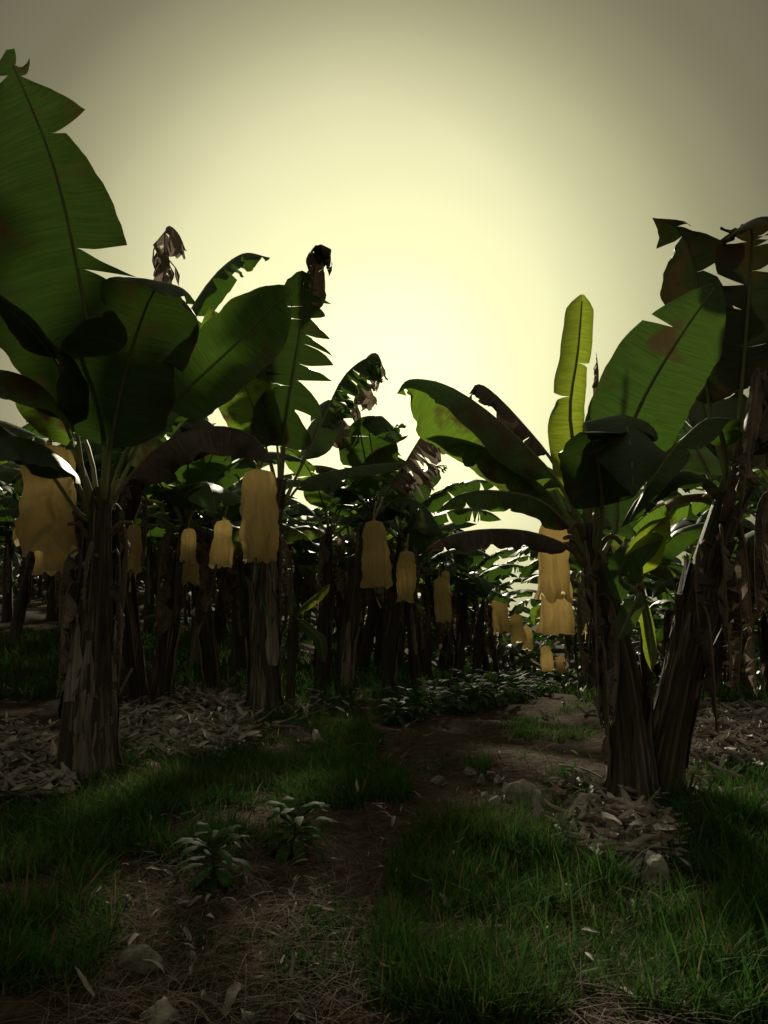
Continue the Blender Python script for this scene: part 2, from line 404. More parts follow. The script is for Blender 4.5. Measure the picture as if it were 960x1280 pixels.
def blade_geo(C, t0, W, fold, tears, rng, n=26, m=5, ripple=0.12, kind='banana', hang=0.6, gap=0.012, crumple=0.0, slant=0.16, u0r=(0.05, 0.5), saw=(0, 0), grav=0.0):
    V, Fc, UV = [], [], []
    ph = rng.uniform(0, 6); fr = rng.uniform(9, 16)
    for side in (0, 1):
        sg = 1 if side == 0 else -1
        f0, f1 = fold[side]; nt_ = tears[side]
        if isinstance(nt_, (list, tuple)): cuts = sorted(nt_)
        else: cuts = sorted(rng.uniform(0.06, 0.96) for _ in range(nt_))
        cuts = [0.0] + list(cuts) + [1.0]
        for c in range(len(cuts) - 1):
            a, b = cuts[c], cuts[c + 1]
            torn = len(cuts) > 2
            ex = rng.uniform(-0.25, 1.0) * hang if torn else 0.0
            u0 = rng.uniform(*u0r) if torn else 0.0
            ga = gap * rng.uniform(0.3, 2.2) if c > 0 else 0.0
            gb = gap * rng.uniform(0.3, 2.2) if c < len(cuts) - 2 else 0.0
            lenf = rng.uniform(0.86, 1.0) if torn else 1.0
            gv = grav * rng.uniform(0.4, 1.5)
            if grav and torn: lenf = rng.uniform(0.45, 1.05)
            cur = (rng.uniform(-0.2, 0.9), rng.uniform(-0.2, 0.9)) if torn else (0, 0)
            shl = rng.uniform(-0.25, 0.3) if torn else 0.0
            k = max(2, int(round(n * (b - a)))); base = len(V)
            for i in range(k + 1):
                s = i / k; x = y = 0.0
                for j in range(m + 1):
                    u = j / m; uu = max(0, (u - u0) / max(0.01, 1 - u0))
                    tt = (a + ga * uu) * (1 - s) + (b - gb * uu) * s
                    te = t0 + (1 - t0) * tt
                    w = W[side] * prof(tt, kind) * lenf
                    if kind != 'ovate': w *= 1 + 0.07 * mnoise.noise(Vector((tt * 8, sg * 3 + ph, 0))) + 0.03 * mnoise.noise(Vector((tt * 25, sg * 3 + ph, 0)))
                    if torn and saw[side]: w *= (1 + saw[side] * (0.45 - s)) * (1 - 0.25 * max(0, s - 0.75) * 4 * 0.5)
                    elif torn: w *= 1 - 0.22 * abs(2 * s - 1) ** 3 * (0.3 + cur[0] if s < .5 else 0.3 + cur[1])
                    ang = f0 + f1 * u + ex * uu + uu * uu * (cur[0] * max(0, 1 - 3 * s) ** 2 if c > 0 else 0) + uu * uu * (cur[1] * max(0, 3 * s - 2) ** 2 if c < len(cuts) - 2 else 0) + ripple * u * math.sin(fr * tt + ph + sg) + 0.5 * ripple * u * math.sin(2.7 * fr * tt + 2 * ph)
                    if j: x += w / m * math.cos(ang); y += w / m * math.sin(ang)
                    p, T, S, Nn = C.at(te)
                    q = p + S * (sg * x) - Nn * y + T * (w * (slant * u + shl * uu * 0.5))
                    if gv: q = q - Vector((0, 0, 1)) * (gv * w * u ** 1.3)
                    if crumple:
                        q = q + Vector(mnoise.noise_vector(q * 6.0)) * crumple * u + Vector(mnoise.noise_vector(q * 17.0)) * crumple * 0.4 * u
                    V.append(q); UV.append((te * C.L, sg * u))
            for i in range(k):
                for j in range(m):
                    q = (base + i * (m + 1) + j, base + (i + 1) * (m + 1) + j, base + (i + 1) * (m + 1) + j + 1, base + i * (m + 1) + j + 1)
                    Fc.append(q if sg > 0 else q[::-1])
    return V, Fc, UV

def leaf(root, P, N, W, fold=((0.1, 0.3), (0.1, 0.3)), tears=(0, 0), mat='leaf', t0=0.22, seed=0, rib=(0.026, 0.006), label=None,
         name=None, ripmat=None, **kw):
    """one leaf of a plant: blade with its midrib as a sub-part; P in world coordinates"""
    rng = random.Random(seed * 7 + 13)
    P = [Vector(p) - root.location for p in P]
    N = N if isinstance(N, list) else Vector(N)
    if isinstance(N, list): N = [Vector(N[0]), Vector(N[1])]
    C = Curve(P, N)
    dry = mat in ('leaf_dry', 'leaf_dead')
    if mat == 'leaf_dry': kw.setdefault('grav', 0.7)
    V, Fc, UV = blade_geo(C, t0, W, fold, tears, rng, **kw)
    o = mk(name or ('dry_leaf' if dry else 'leaf'), V, Fc, M[mat], root, UV)
    if label: o['label'] = label
    V, Fc = tube_geo(C, 0.0, 0.97, rib[0], rib[1], off=0.7)
    mk('midrib', V, Fc, M[ripmat or ('rib_dry' if dry else 'rib')], o)
    return o

def trunk(root, path, seed=0, seg=22, n=26, sheaths=8, tall=True, peel=1.0):
    """path: list of (point, radius)"""
    rng = random.Random(seed + 5)
    pts, L = spline([Vector(p) - root.location for p, r in path], n)
    rad = [r for p, r in path]
    def rr(t):
        x = t * (len(rad) - 1); i = min(int(x), len(rad) - 2); f = x - i
        return rad[i] * (1 - f) + rad[i + 1] * f
    def ring(t, a, extra=0.0):
        x = t * n; i = min(int(x), n - 1); p = pts[i].lerp(pts[i + 1], x - i)
        r = rr(t)
        r *= 1 + 0.10 * mnoise.noise(Vector((math.cos(a) * 2.2 + seed, math.sin(a) * 2.2, t * 2.5))) + 0.05 * mnoise.noise(Vector((math.cos(a) * 7, math.sin(a) * 7 + seed, t * 2)))
        r *= 1 + 0.22 * max(0, 1 - t * 9) ** 2
        return p + Vector((math.cos(a), math.sin(a), 0)) * (r + extra)
    V, Fc, UV = [], [], []
    for i in range(n + 1):
        t = i / n
        for j in range(seg):
            a = 2 * math.pi * j / seg
            p = ring(t, a)
            if i == 0: p.z -= 0.12
            V.append(p); UV.append((abs(j / seg - 0.5) * 2, t * L))
    for i in range(n):
        for j in range(seg):
            Fc.append((i * seg + j, i * seg + (j + 1) % seg, (i + 1) * seg + (j + 1) % seg, (i + 1) * seg + j))
    Fc.append(tuple(n * seg + j for j in range(seg)))
    mk('trunk', V, Fc, M['trunk'], root, UV)
    for s in range(sheaths):
        a0 = rng.uniform(0, 2 * math.pi); aw = rng.uniform(0.3, 0.95)
        ta = rng.uniform(0.0, 0.55) if rng.random() < 0.7 else 0.0; tb = min(1.0, ta + rng.uniform(0.25, 0.55))
        V, Fc, UV = [], [], []; h, w = 12, 5
        out_ = rng.uniform(0.004, 0.010); pl = (rng.uniform(0.02, 0.2) if rng.random() < 0.4 else 0.01) * peel; lean = rng.uniform(-0.25, 0.25)
        for i in range(h + 1):
            f = i / h; t = ta + (tb - ta) * f
            wd = aw * (1 - 0.75 * f ** 2.2) * (0.6 + 0.4 * min(1, f * 6)) * (1 + 0.5 * mnoise.noise(Vector((s * 5.3, f * 6, 2))))
            e = out_ + pl * max(0, f - 0.62) ** 1.5 * 2.0
            for j in range(w + 1):
                g = j / w * 2 - 1
                a = a0 + g * wd + lean * f
                q = ring(min(1, t), a, e + 0.010 * abs(g) ** 3 * (0.4 + 2 * mnoise.noise(Vector((s * 3.1, f * 5, g)))))
                q.z += 0.03 * mnoise.noise(Vector((a * 3, s, f)))
                V.append(q); UV.append((a * 0.3 + s, t * L))
        for i in range(h):
            for j in range(w):
                q = i * (w + 1) + j
                Fc.append((q, q + 1, q + w + 2, q + w + 1))
        mk('sheath', V, Fc, M['sheath_pale' if rng.random() < 0.25 else 'sheath'], root, UV)
    return pts

def arc(base, az, el, length, curv, n=6, sag=0.0):
    """midrib curve launched at azimuth az and elevation el, bending down by curv along its length"""
    P = [Vector(base)]; e = el
    for i in range(n):
        f = (i + 0.5) / n; e = el - curv * f ** 1.4
        P.append(P[-1] + Vector((math.cos(az) * math.cos(e), math.sin(az) * math.cos(e), math.sin(e))) * (length / n))
    return P

def gen_leaf(root, base, az, el, length, curv, W, tears, mat, seed, t0=0.2, lowres=True, **kw):
    P = arc(base, az, el, length, curv)
    rng = random.Random(seed)
    rx = Vector((-math.sin(az), math.cos(az), 0)) * rng.uniform(-0.35, 0.35)
    d = dict(n=16, m=3) if lowres else {}
    d.update(kw)
    up = Vector((-math.cos(az) * 0.6, -math.sin(az) * 0.6, 1.0)) + rx
    return leaf(root, P, up, (W * rng.uniform(0.9, 1.1), W * rng.uniform(0.9, 1.1)), tears=tears, mat=mat, t0=t0, seed=seed, **d)

def hang_leaf(root, base, az, length, seed, mat='leaf_dry', out=0.35, W=0.2, up=0.5, lowres=True, tears=(7, 7)):
    """dead leaf: petiole bends over and the shredded blade hangs down along the stem"""
    rng = random.Random(seed)
    b = Vector(base); d = Vector((math.cos(az), math.sin(az), 0))
    P = [b, b + d * out * 0.5 + Vector((0, 0, 0.05 * up)), b + d * out + Vector((0, 0, -0.10)),
         b + d * (out * 1.15) + Vector((0, 0, -length * 0.5)), b + d * (out * rng.uniform(0.7, 1.2)) + Vector((0, 0, -length))]
    return leaf(root, P, [Vector((-d.x * 0.2, -d.y * 0.2, 1)), Vector((d.x, d.y, 0.2))], (W, W), fold=((0.8, 0.9), (0.8, 0.9)), tears=tears, mat=mat, t0=0.14, seed=seed,
                ripple=0.5, hang=1.1, gap=0.03, crumple=0.09, rib=(0.014, 0.005), **(dict(n=14, m=3) if lowres else dict(n=26, m=5)))

def stalk(plant, a, mid, b, r=0.028):
    P = [Vector(p) - plant.location for p in (a, mid, b)]
    C = Curve(P, Vector((0.3, 1, 0.2)), n=16)
    V, Fc = tube_geo(C, 0, 1, r, r * 0.8, n=10, k=7)
    mk('fruit_stalk', V, Fc, M['rib'], plant)

# ------------------------------------------------------------------ the ground
def make_ground():
    def axis(lo, hi, near, step0, growth):
        a = [near]; s = step0
        while a[-1] < hi: a.append(a[-1] + s); s = s if a[-1] < near + 8 else s * growth
        b = [near]; s = step0
        while b[-1] > lo: b.append(b[-1] - s); s = s if b[-1] > near - 8 else s * growth
        return sorted(set(a + b))
    xs = axis(-900, 900, 0.0, 0.11, 1.09); ys = axis(-500, 1400, 8.0, 0.11, 1.09)
    nx = len(xs); V = []
    for y in ys:
        for x in xs:
            z = tz(x, y)
            if abs(x) < 10 and 0 < y < 20:
                z += 0.025 * mnoise.noise(Vector((x * 4, y * 4, 0))) + 0.015 * mnoise.noise(Vector((x * 11, y * 11, 5)))
            V.append((x, y, z))
    Fc = [(r * nx + c, r * nx + c + 1, (r + 1) * nx + c + 1, (r + 1) * nx + c) for r in range(len(ys) - 1) for c in range(nx - 1)]
    tag(mk('ground', V, Fc, M['soil']), 'bare brown plantation soil sloping away between the rows', kind='structure')
make_ground()

# ------------------------------------------------------------------ nearest plant on the left
GL = 'bagged banana plants along the left side of the path'
GR = 'banana plants in the clump at the right'
def px_trunk(root, path, d0, d1=None, **kw):
    """path: (px, py, width px); depth runs from d0 at the foot to d1 at the top"""
    d1 = d1 or d0; n = len(path) - 1
    pp = []
    for i, (x, y, w) in enumerate(path):
        d = d0 + (d1 - d0) * i / n
        p = pix(x, y, d)
        if i == 0: p.z = root.location.z - 0.03
        pp.append((p, w * d / F_PX / 2))
    r = trunk(root, pp, **kw)
    if kw.get('sheaths', 0) > 4:
        rng = random.Random(kw.get('seed', 0) + 40); a_, b_ = pp[-2][0], pp[-1][0]; rad = pp[-2][1]
        for k in range(7):
            az = k * 0.95 + rng.uniform(0, 0.6); d_ = Vector((math.cos(az), math.sin(az), 0)); c_ = a_.lerp(b_, rng.uniform(-0.9, 0.7)) - root.location
            L_ = rng.uniform(0.10, 0.30)
            P = [c_ + d_ * rad * 0.6, c_ + d_ * (rad + L_ * 0.35) + Vector((0, 0, L_ * 0.5)), c_ + d_ * (rad + L_ * 0.8) + Vector((0, 0, L_ * rng.uniform(0.1, 0.7)))]
            V, Fc = tube_geo(Curve(P, Vector((0.2, 0.1, 1)), n=14), 0, 1, 0.030, 0.016, n=7, k=6); mk('leaf_base', V, Fc, M['rib_dry'], root)
    return r

def LP(root, pts, N, wpx, **kw):
    """leaf from photo pixels with distances: pts = (px, py, d)"""
    dm = sum(p[2] for p in pts) / len(pts)
    leaf(root, [pix(*p) for p in pts], N, (wpx[0] * dm / F_PX, wpx[1] * dm / F_PX), **kw)

gA = gpt(112, 972); dA = gA.y
A = empty('banana_plant', gA, 'nearest left banana plant with thick shaggy trunk and two bags on its left', 'banana plant', GL)
px_trunk(A, [(112, 972, 76), (113, 900, 64), (115, 820, 55), (119, 730, 46), (124, 650, 34), (130, 610, 22)], dA, dA, seed=1, sheaths=16, peel=1.4)
UPAWAY = (0.0, 0.85, 0.5)
LP(A, [(128, 640, dA), (130, 520, dA - .3), (105, 378, dA - .8), (68, 210, dA - 1.3), (8, 62, dA - 1.6)], (-0.2, 0.95, 0.35), (112, 70),
   fold=((0.05, 0.25), (0.1, 0.35)), tears=([0.93], [0.30, 0.37, 0.73, 0.915, 0.95]), t0=0.38, mat='leaf_dark', seed=1, n=60, m=9, hang=0.35, gap=0.022, ripple=0.13, u0r=(0.15, 0.4), saw=(0, 0.55), slant=-0.12)
LP(A, [(130, 640, dA), (138, 560, dA - .2), (158, 460, dA - .7), (186, 375, dA - 1.1), (205, 352, dA - 1.35), (215, 372, dA - 1.5)], [(-0.1, 0.95, 0.4), (0, -0.2, 1.0)], (88, 84),
   fold=((0.0, 0.2), (0.0, 0.25)), tears=([0.62, 0.9], [0.45, 0.8, 0.9]), u0r=(0.3, 0.85), hang=0.5, t0=0.22, mat='leaf_dark', seed=2, n=48, m=9, ripple=0.2)
LP(A, [(133, 640, dA), (160, 560, dA), (230, 490, dA - .2), (300, 425, dA - .3), (352, 372, dA - .4), (372, 366, dA - .4)], (-0.3, 0.8, 0.5), (46, 50), tears=(0, [0.9]),
   fold=((0.05, 0.15), (0.05, 0.3)), t0=0.42, mat='leaf', seed=3, n=36, m=8, ripple=0.08)
LP(A, [(120, 640, dA), (105, 590, dA - .1), (85, 480, dA - .5), (30, 400, dA - 1.0), (-50, 350, dA - 1.3)], (0.3, 0.5, 0.8), (55, 60),
   fold=((0.1, 0.4), (0.2, 0.4)), t0=0.35, mat='leaf_dark', seed=4, n=30, m=6)
LP(A, [(118, 645, dA), (95, 560, dA - .2), (60, 490, dA - .6), (0, 462, dA - .9), (-70, 480, dA - 1.1)], (0.1, -0.35, 0.95), (50, 52),
   fold=((0.2, 0.6), (0.3, 0.7)), t0=0.3, mat='leaf_scorch', seed=5, n=30, m=6)
LP(A, [(118, 655, dA), (95, 598, dA - .3), (60, 560, dA - .7), (10, 545, dA - 1.0), (-50, 570, dA - 1.2)], (0.1, -0.2, 0.98), (46, 50),
   fold=((0.3, 0.5), (0.3, 0.6)), t0=0.3, mat='leaf_dark', seed=6, n=30, m=6)
LP(A, [(130, 650, dA), (148, 612, dA + .1), (200, 556, dA + .2), (258, 533, dA + .2), (312, 542, dA + .2), (345, 580, dA + .1)], (0, -0.35, 0.95), (44, 48),
   fold=((0.6, 0.6), (0.7, 0.6)), t0=0.2, mat='leaf_dead', seed=7, n=34, m=7, ripple=0.3, crumple=0.03, tears=(0, 2), label='dry dark brown leaf arching over to the right')
LP(A, [(125, 640, dA), (112, 560, dA + .3), (70, 470, dA + .9), (40, 380, dA + 1.3), (35, 350, dA + 1.5)], (0.1, 0.8, 0.6), (40, 40), t0=0.35, mat='leaf', seed=8, tears=(3, 2))
LP(A, [(132, 640, dA), (170, 560, dA + .5), (200, 500, dA + .9), (230, 470, dA + 1.2)], (-0.3, 0.6, 0.7), (40, 40), t0=0.3, mat='leaf_scorch', seed=9, tears=(1, 2))
LP(A, [(122, 655, dA), (100, 640, dA - .1), (60, 585, dA - .2), (20, 545, dA - .3), (-30, 530, dA - .3)], (0.2, 0.2, 0.95), (30, 34), t0=0.4, mat='leaf_dark', seed=10)
hang_leaf(A, pix(150, 660, dA - .1), R(-40), 0.9, 31, mat='leaf_dead', out=0.12, W=0.14)
hang_leaf(A, pix(105, 690, dA - .1), R(200), 0.9, 32, mat='leaf_dead', out=0.15, W=0.16)

for k, (px_, py_, az, l) in enumerate(((140, 690, -20, 0.8), (98, 730, 215, 0.9), (150, 760, -60, 0.7), (118, 680, 260, 0.6))):
    hang_leaf(A, pix(px_, py_, dA - .12), R(az), l, 170 + k, mat='leaf_dry' if k % 2 else 'leaf_dead', out=0.10, W=0.12, lowres=False)
# ------------------------------------------------------------------ second plant of the left row
gB = gpt(330, 888); dB = gB.y
B = empty('banana_plant', gB, 'banana plant behind the long single bag with green ribbon, torn leaf above', 'banana plant', GL)
px_trunk(B, [(330, 888, 44), (330, 820, 40), (332, 740, 36), (338, 660, 30), (350, 600, 18)], dB, seed=2, sheaths=12, peel=1.3)
LP(B, [(350, 620, dB), (353, 560, dB - .2), (365, 470, dB - .6), (378, 390, dB - .9), (380, 352, dB - 1.1), (392, 345, dB - 1.3)], (-0.1, 0.9, 0.45), (56, 50),
   fold=((0.1, 0.2), (0.15, 0.35)), tears=([0.34, 0.4, 0.7, 0.77], [0.22, 0.38, 0.47, 0.58, 0.63, 0.72, 0.8, 0.86, 0.93]), t0=0.22, mat='leaf_dark', seed=11, n=56, m=7, hang=0.8, gap=0.014, u0r=(0.1, 0.45), saw=(0.2, 0.5), slant=-0.1)
LP(B, [(347, 620, dB), (332, 555, dB - .2), (300, 465, dB - .7), (272, 400, dB - 1.2), (262, 385, dB - 1.4)], (0.3, 0.8, 0.5), (45, 45),
   t0=0.25, mat='leaf_scorch', seed=12, n=30, m=6, ripple=0.08, label='wide leaf with a large brown scorched half')
LP(B, [(352, 630, dB), (372, 590, dB), (395, 545, dB + .1), (430, 470, dB + .3), (470, 445, dB + .4), (478, 480, dB + .5)], (0, -0.3, 0.95), (44, 44), fold=((0.6, 0.9), (0.6, 0.9)),
   tears=(15, 15), t0=0.4, hang=1.0, gap=0.03, crumple=0.06, n=30, m=4)
LP(B, [(351, 615, dB), (360, 520, dB + .3), (385, 400, dB + .5), (395, 325, dB + .5), (408, 318, dB + .4), (412, 345, dB + .3)], (-0.2, 0.8, 0.5), (46, 46), fold=((0.6, 1.1), (0.6, 1.1)),
   tears=(4, 5), t0=0.62, mat='leaf_dead', seed=14, hang=0.9, crumple=0.05, label='blackened curled tip of a dead leaf')
LP(B, [(352, 635, dB), (380, 600, dB - .1), (420, 588, dB - .2), (470, 580, dB - .4), (515, 578, dB - .5)], (0.0, -0.15, 1.0), (26, 28), fold=((0.35, 0.5), (0.2, 0.4)), t0=0.2, mat='leaf', seed=15, n=30, m=5, ripple=0.16)
LP(B, [(346, 630, dB), (320, 580, dB + .2), (280, 545, dB + .5), (240, 548, dB + .8), (210, 580, dB + 1)], (0, -0.2, 1.0), (34, 34), fold=((0.3, 0.5), (0.3, 0.5)), t0=0.25, mat='leaf', seed=16, tears=(2, 3))
LP(B, [(350, 620, dB), (345, 540, dB + .6), (330, 440, dB + 1.1), (330, 360, dB + 1.4)], (0.1, -0.8, 0.5), (40, 40), t0=0.3, mat='leaf', seed=17, tears=(3, 3))
LP(B, [(354, 630, dB), (385, 560, dB + .5), (410, 500, dB + 1.1), (425, 520, dB + 1.6)], (0, 0.2, 1.0), (36, 36), t0=0.3, mat='leaf_dark', seed=18, tears=(2, 3))
for k, (az, l) in enumerate(((200, 1.1), (300, 1.3), (330, 1.0), (20, 1.2))):
    hang_leaf(B, pix(345, 665 + 6 * k, dB), R(az), l, 40 + k, mat='leaf_dead' if k % 2 else 'leaf_dry', out=0.22, W=0.17)

# ------------------------------------------------------------------ plant between them, set back
gC = gpt(166, 880); dC = gC.y
Cp = empty('banana_plant', gC, 'leaning banana plant just right of the nearest left trunk, half hidden by it', 'banana plant', GL)
px_trunk(Cp, [(168, 880, 34), (160, 800, 30), (150, 720, 28), (158, 640, 24), (180, 560, 16)], dC, dC - 1.2, seed=3, sheaths=8)
LP(Cp, [(180, 570, dC - 1.2), (195, 450, dC - 1.6), (205, 340, dC - 1.9), (207, 285, dC - 2), (222, 290, dC - 2.1), (232, 312, dC - 2.1)], (0.2, -0.6, 0.7), (52, 52), fold=((0.5, 0.9), (0.5, 0.9)), tears=(14, 14), t0=0.45,
   mat='leaf_dry', seed=21, hang=0.7, gap=0.03, crumple=0.07, n=30, m=4, label='shredded grey dead leaf standing against the sky')
LP(Cp, [(182, 580, dC - 1.2), (215, 440, dC - 1.4), (255, 360, dC - 1.6), (300, 318, dC - 1.7), (338, 322, dC - 1.9)], (-0.3, -0.1, 0.95), (36, 34), fold=((0.4, 0.5), (0.5, 0.5)), tears=(3, 5), t0=0.5,
   mat='leaf', seed=22, hang=0.5, gap=0.025, n=30, m=5)
LP(Cp, [(178, 580, dC - 1.2), (150, 470, dC - 1.3), (110, 400, dC - 1.2), (60, 385, dC - 1.0), (30, 410, dC - 1)], (0.1, -0.1, 1.0), (40, 40), fold=((0.3, 0.4), (0.3, 0.4)), t0=0.4, mat='leaf', seed=23, tears=(3, 3))
LP(Cp, [(182, 590, dC - 1.2), (215, 545, dC - 1.4), (245, 520, dC - 1.5), (285, 545, dC - 1.6)], (0, -0.2, 1.0), (34, 34), fold=((0.3, 0.4), (0.3, 0.4)), t0=0.2, mat='leaf_dark', seed=24, tears=(2, 2))
LP(Cp, [(175, 590, dC - 1.2), (150, 560, dC - 1.4), (110, 550, dC - 1.5), (60, 590, dC - 1.6)], (0, -0.2, 1.0), (34, 34), fold=((0.3, 0.4), (0.3, 0.4)), t0=0.2, mat='leaf', seed=25, tears=(2, 2))
for k, (az, l) in enumerate(((230, 1.0), (320, 1.2), (80, 1.0))):
    hang_leaf(Cp, pix(172, 610 + 6 * k, dC - 1.2), R(az), l, 50 + k, mat='leaf_dead' if k % 2 else 'leaf_dry', out=0.25, W=0.17)

# ------------------------------------------------------------------ the clump at the right
gE = gpt(792, 1000); dE = gE.y
E = empty('banana_plant', gE, 'right clump banana plant leaning left with long leaf reaching over the path', 'banana plant', GR)
px_trunk(E, [(792, 1000, 60), (787, 920, 50), (772, 820, 44), (752, 745, 40), (738, 690, 26), (735, 655, 18)], dE, dE, seed=4, sheaths=14, peel=1.4)
LP(E, [(738, 690, dE), (722, 640, dE), (690, 590, dE + .1), (620, 522, dE + .2), (560, 482, dE + .2), (512, 474, dE + .1), (496, 492, dE + .1)], [(0.15, -0.12, 0.98), (-0.15, -0.15, 0.97)], (94, 60),
   fold=((1.05, 0.35), (0.40, 0.35)), tears=([0.955], [0.05]), t0=0.24, mat='leaf_scorch', seed=61, n=44, m=8, ripple=0.14, label='long arching leaf with brown bands over the path', gap=0.02)
LP(E, [(738, 695, dE), (715, 650, dE + .1), (670, 600, dE + .3), (610, 560, dE + .4), (555, 541, dE + .5), (530, 545, dE + .5)], (0.2, -0.45, 0.9), (44, 42), fold=((0.6, 0.5), (0.45, 0.5)), t0=0.22,
   tears=([0.5], [0.35, 0.6, 0.7]), u0r=(0.2, 0.8), mat='leaf_scorch', seed=62, n=40, m=7, ripple=0.2)
LP(E, [(738, 700, dE), (715, 660, dE - .1), (675, 625, dE - .2), (620, 613, dE - .3), (575, 618, dE - .4), (545, 640, dE - .4)], (0.05, -0.5, 0.85), (34, 34), fold=((0.7, 0.5), (0.5, 0.5)), t0=0.2,
   tears=([0.5], [0.45, 0.8]), u0r=(0.3, 0.8), mat='leaf_scorch', seed=63, n=40, m=7, ripple=0.22)
LP(E, [(738, 710, dE), (712, 683, dE - .15), (660, 664, dE - .3), (600, 662, dE - .5), (555, 672, dE - .6), (525, 695, dE - .6)], (0.05, -0.45, 0.9), (28, 30), fold=((0.8, 0.6), (0.6, 0.7)), t0=0.18,
   tears=(3, 5), u0r=(0.3, 0.8), crumple=0.03, mat='leaf_dead', seed=64, n=40, m=7, ripple=0.25, label='dark drooping leaf above the path bags')
LP(E, [(737, 680, dE), (728, 610, dE), (712, 520, dE - .05), (722, 440, dE - .05), (728, 368, dE)], (-0.35, -0.9, 0.2), (48, 50), fold=((0.25, 1.5), (0.2, 0.7)), kind='blunt', tears=([0.3, 0.66], [0.5]), t0=0.14, mat='leaf_young', seed=65, n=36, m=8,
   ripple=0.05, hang=0.3, label='young yellow green leaf still half rolled')
LP(E, [(742, 690, dE), (765, 600, dE - .1), (800, 505, dE - .3), (850, 420, dE - .4), (900, 350, dE - .5)], (-0.25, -0.95, 0.25), (58, 66), fold=((0.05, 0.15), (0.02, 0.2)), tears=(0, [0.72]), t0=0.26, mat='leaf', seed=66,
   n=40, m=8, ripple=0.06, gap=0.02, hang=0.25)
LP(E, [(742, 695, dE), (748, 610, dE - .3), (762, 545, dE - .7), (778, 518, dE - 1.0), (788, 560, dE - 1.25), (792, 620, dE - 1.3)], [(0, 0.9, 0.45), (0, -0.9, 0.4)], (60, 58), fold=((0.15, 0.3), (0.15, 0.3)), tears=([0.4, 0.7, 0.76], [0.3, 0.66]), u0r=(0.1, 0.6), hang=0.6, t0=0.25,
   mat='leaf_dark', seed=67, n=48, m=8, ripple=0.2)
LP(E, [(744, 700, dE), (752, 640, dE - .3), (748, 585, dE - .8), (738, 545, dE - 1.1), (725, 540, dE - 1.4)], [(0.1, 0.9, 0.45), (0, 0.3, 0.9)], (46, 46), fold=((0.1, 0.3), (0.1, 0.3)), t0=0.3, mat='leaf_dark', seed=68, n=30, m=6)
LP(E, [(746, 705, dE), (768, 660, dE + .4), (770, 600, dE + .9), (760, 530, dE + 1.2)], (0, -0.7, 0.6), (42, 42), t0=0.25, mat='leaf', seed=69, tears=(2, 3))
LP(E, [(734, 700, dE), (712, 640, dE + .4), (690, 590, dE + .9), (665, 575, dE + 1.2)], (0.2, -0.4, 0.9), (40, 40), t0=0.25, mat='leaf', seed=70, tears=(2, 3))
LP(E, [(735, 690, dE), (745, 560, dE + .3), (748, 470, dE + .4), (745, 440, dE + .45)], (0.3, -0.8, 0.3), (13, 13), fold=((0.9, 0.8), (0.9, 0.8)), tears=(8, 8), t0=0.5, mat='leaf_dry', seed=71, crumple=0.04, hang=0.9)
LP(E, [(738, 690, dE), (700, 590, dE + .6), (650, 525, dE + .9), (610, 485, dE + 1), (592, 482, dE + 1), (590, 500, dE + 1)], (0.2, -0.4, 0.9), (24, 26), fold=((0.7, 0.7), (0.7, 0.7)), tears=(4, 5), t0=0.5, mat='leaf_dead', seed=72, crumple=0.04, hang=0.7)
for k, (az, l, py) in enumerate(((190, 0.8, 720), (250, 1.0, 730), (320, 0.9, 745), (280, 0.9, 800))):
    hang_leaf(E, pix(745, py, dE - .1), R(az), l, 80 + k, mat='leaf_dead' if k % 2 else 'leaf_dry', out=0.14, W=0.13)

gF = gpt(824, 990); dF = gF.y
Fp = empty('banana_plant', gF, 'right clump banana plant leaning right, its trunk crossing toward the right edge', 'banana plant', GR)
px_trunk(Fp, [(822, 990, 54), (840, 900, 48), (862, 800, 44), (884, 710, 46), (902, 640, 34), (915, 590, 20)], dF, dF, seed=5, sheaths=16, peel=1.6)
LP(Fp, [(912, 610, dF), (890, 530, dF + .2), (876, 420, dF + .2), (868, 330, dF + .1), (845, 282, dF), (815, 272, dF - .1)], [(0.1, 0.8, 0.5), (0.3, 0.3, 0.9)], (54, 54), fold=((0.2, 0.4), (0.3, 0.5)),
   tears=([0.45, 0.8], [0.3, 0.62, 0.85]), t0=0.3, saw=(0.25, 0.45), slant=-0.05, mat='leaf_wither', seed=91, n=40, m=6, hang=0.55, gap=0.02, u0r=(0.05, 0.4))
LP(Fp, [(915, 610, dF), (925, 500, dF - .2), (935, 380, dF - .4), (940, 300, dF - .5), (938, 276, dF - .6), (905, 300, dF - .8)], [(0.1, 0.9, 0.4), (0.2, 0.2, 1.0)], (50, 50), fold=((0.1, 0.3), (0.1, 0.3)),
   tears=(6, 7), t0=0.3, mat='leaf_wither', seed=92, n=48, m=6, hang=0.6, gap=0.02)
LP(Fp, [(912, 615, dF), (895, 560, dF + .5), (880, 500, dF + .9), (870, 420, dF + 1.2), (868, 390, dF + 1.3)], (0.1, 0.8, 0.5), (60, 66), t0=0.2, mat='leaf_wither', seed=93, n=30, m=6, tears=(2, 1))
LP(Fp, [(908, 625, dF), (905, 560, dF - .2), (890, 522, dF - .4), (850, 552, dF - .6), (815, 600, dF - .7), (785, 655, dF - .7)], [(0, 0.2, 1.0), (-0.6, -0.5, 0.6)], (32, 34), fold=((0.25, 0.4), (0.2, 0.4)), t0=0.22,
   tears=(2, 3), u0r=(0.3, 0.8), mat='leaf', seed=94, n=40, m=7, ripple=0.22)
LP(Fp, [(910, 625, dF), (885, 600, dF - .2), (845, 590, dF - .4), (800, 620, dF - .4), (775, 660, dF - .4)], (0, -0.1, 1.0), (36, 36), fold=((0.3, 0.4), (0.3, 0.4)), t0=0.2, mat='leaf_dark', seed=95, tears=(1, 2))
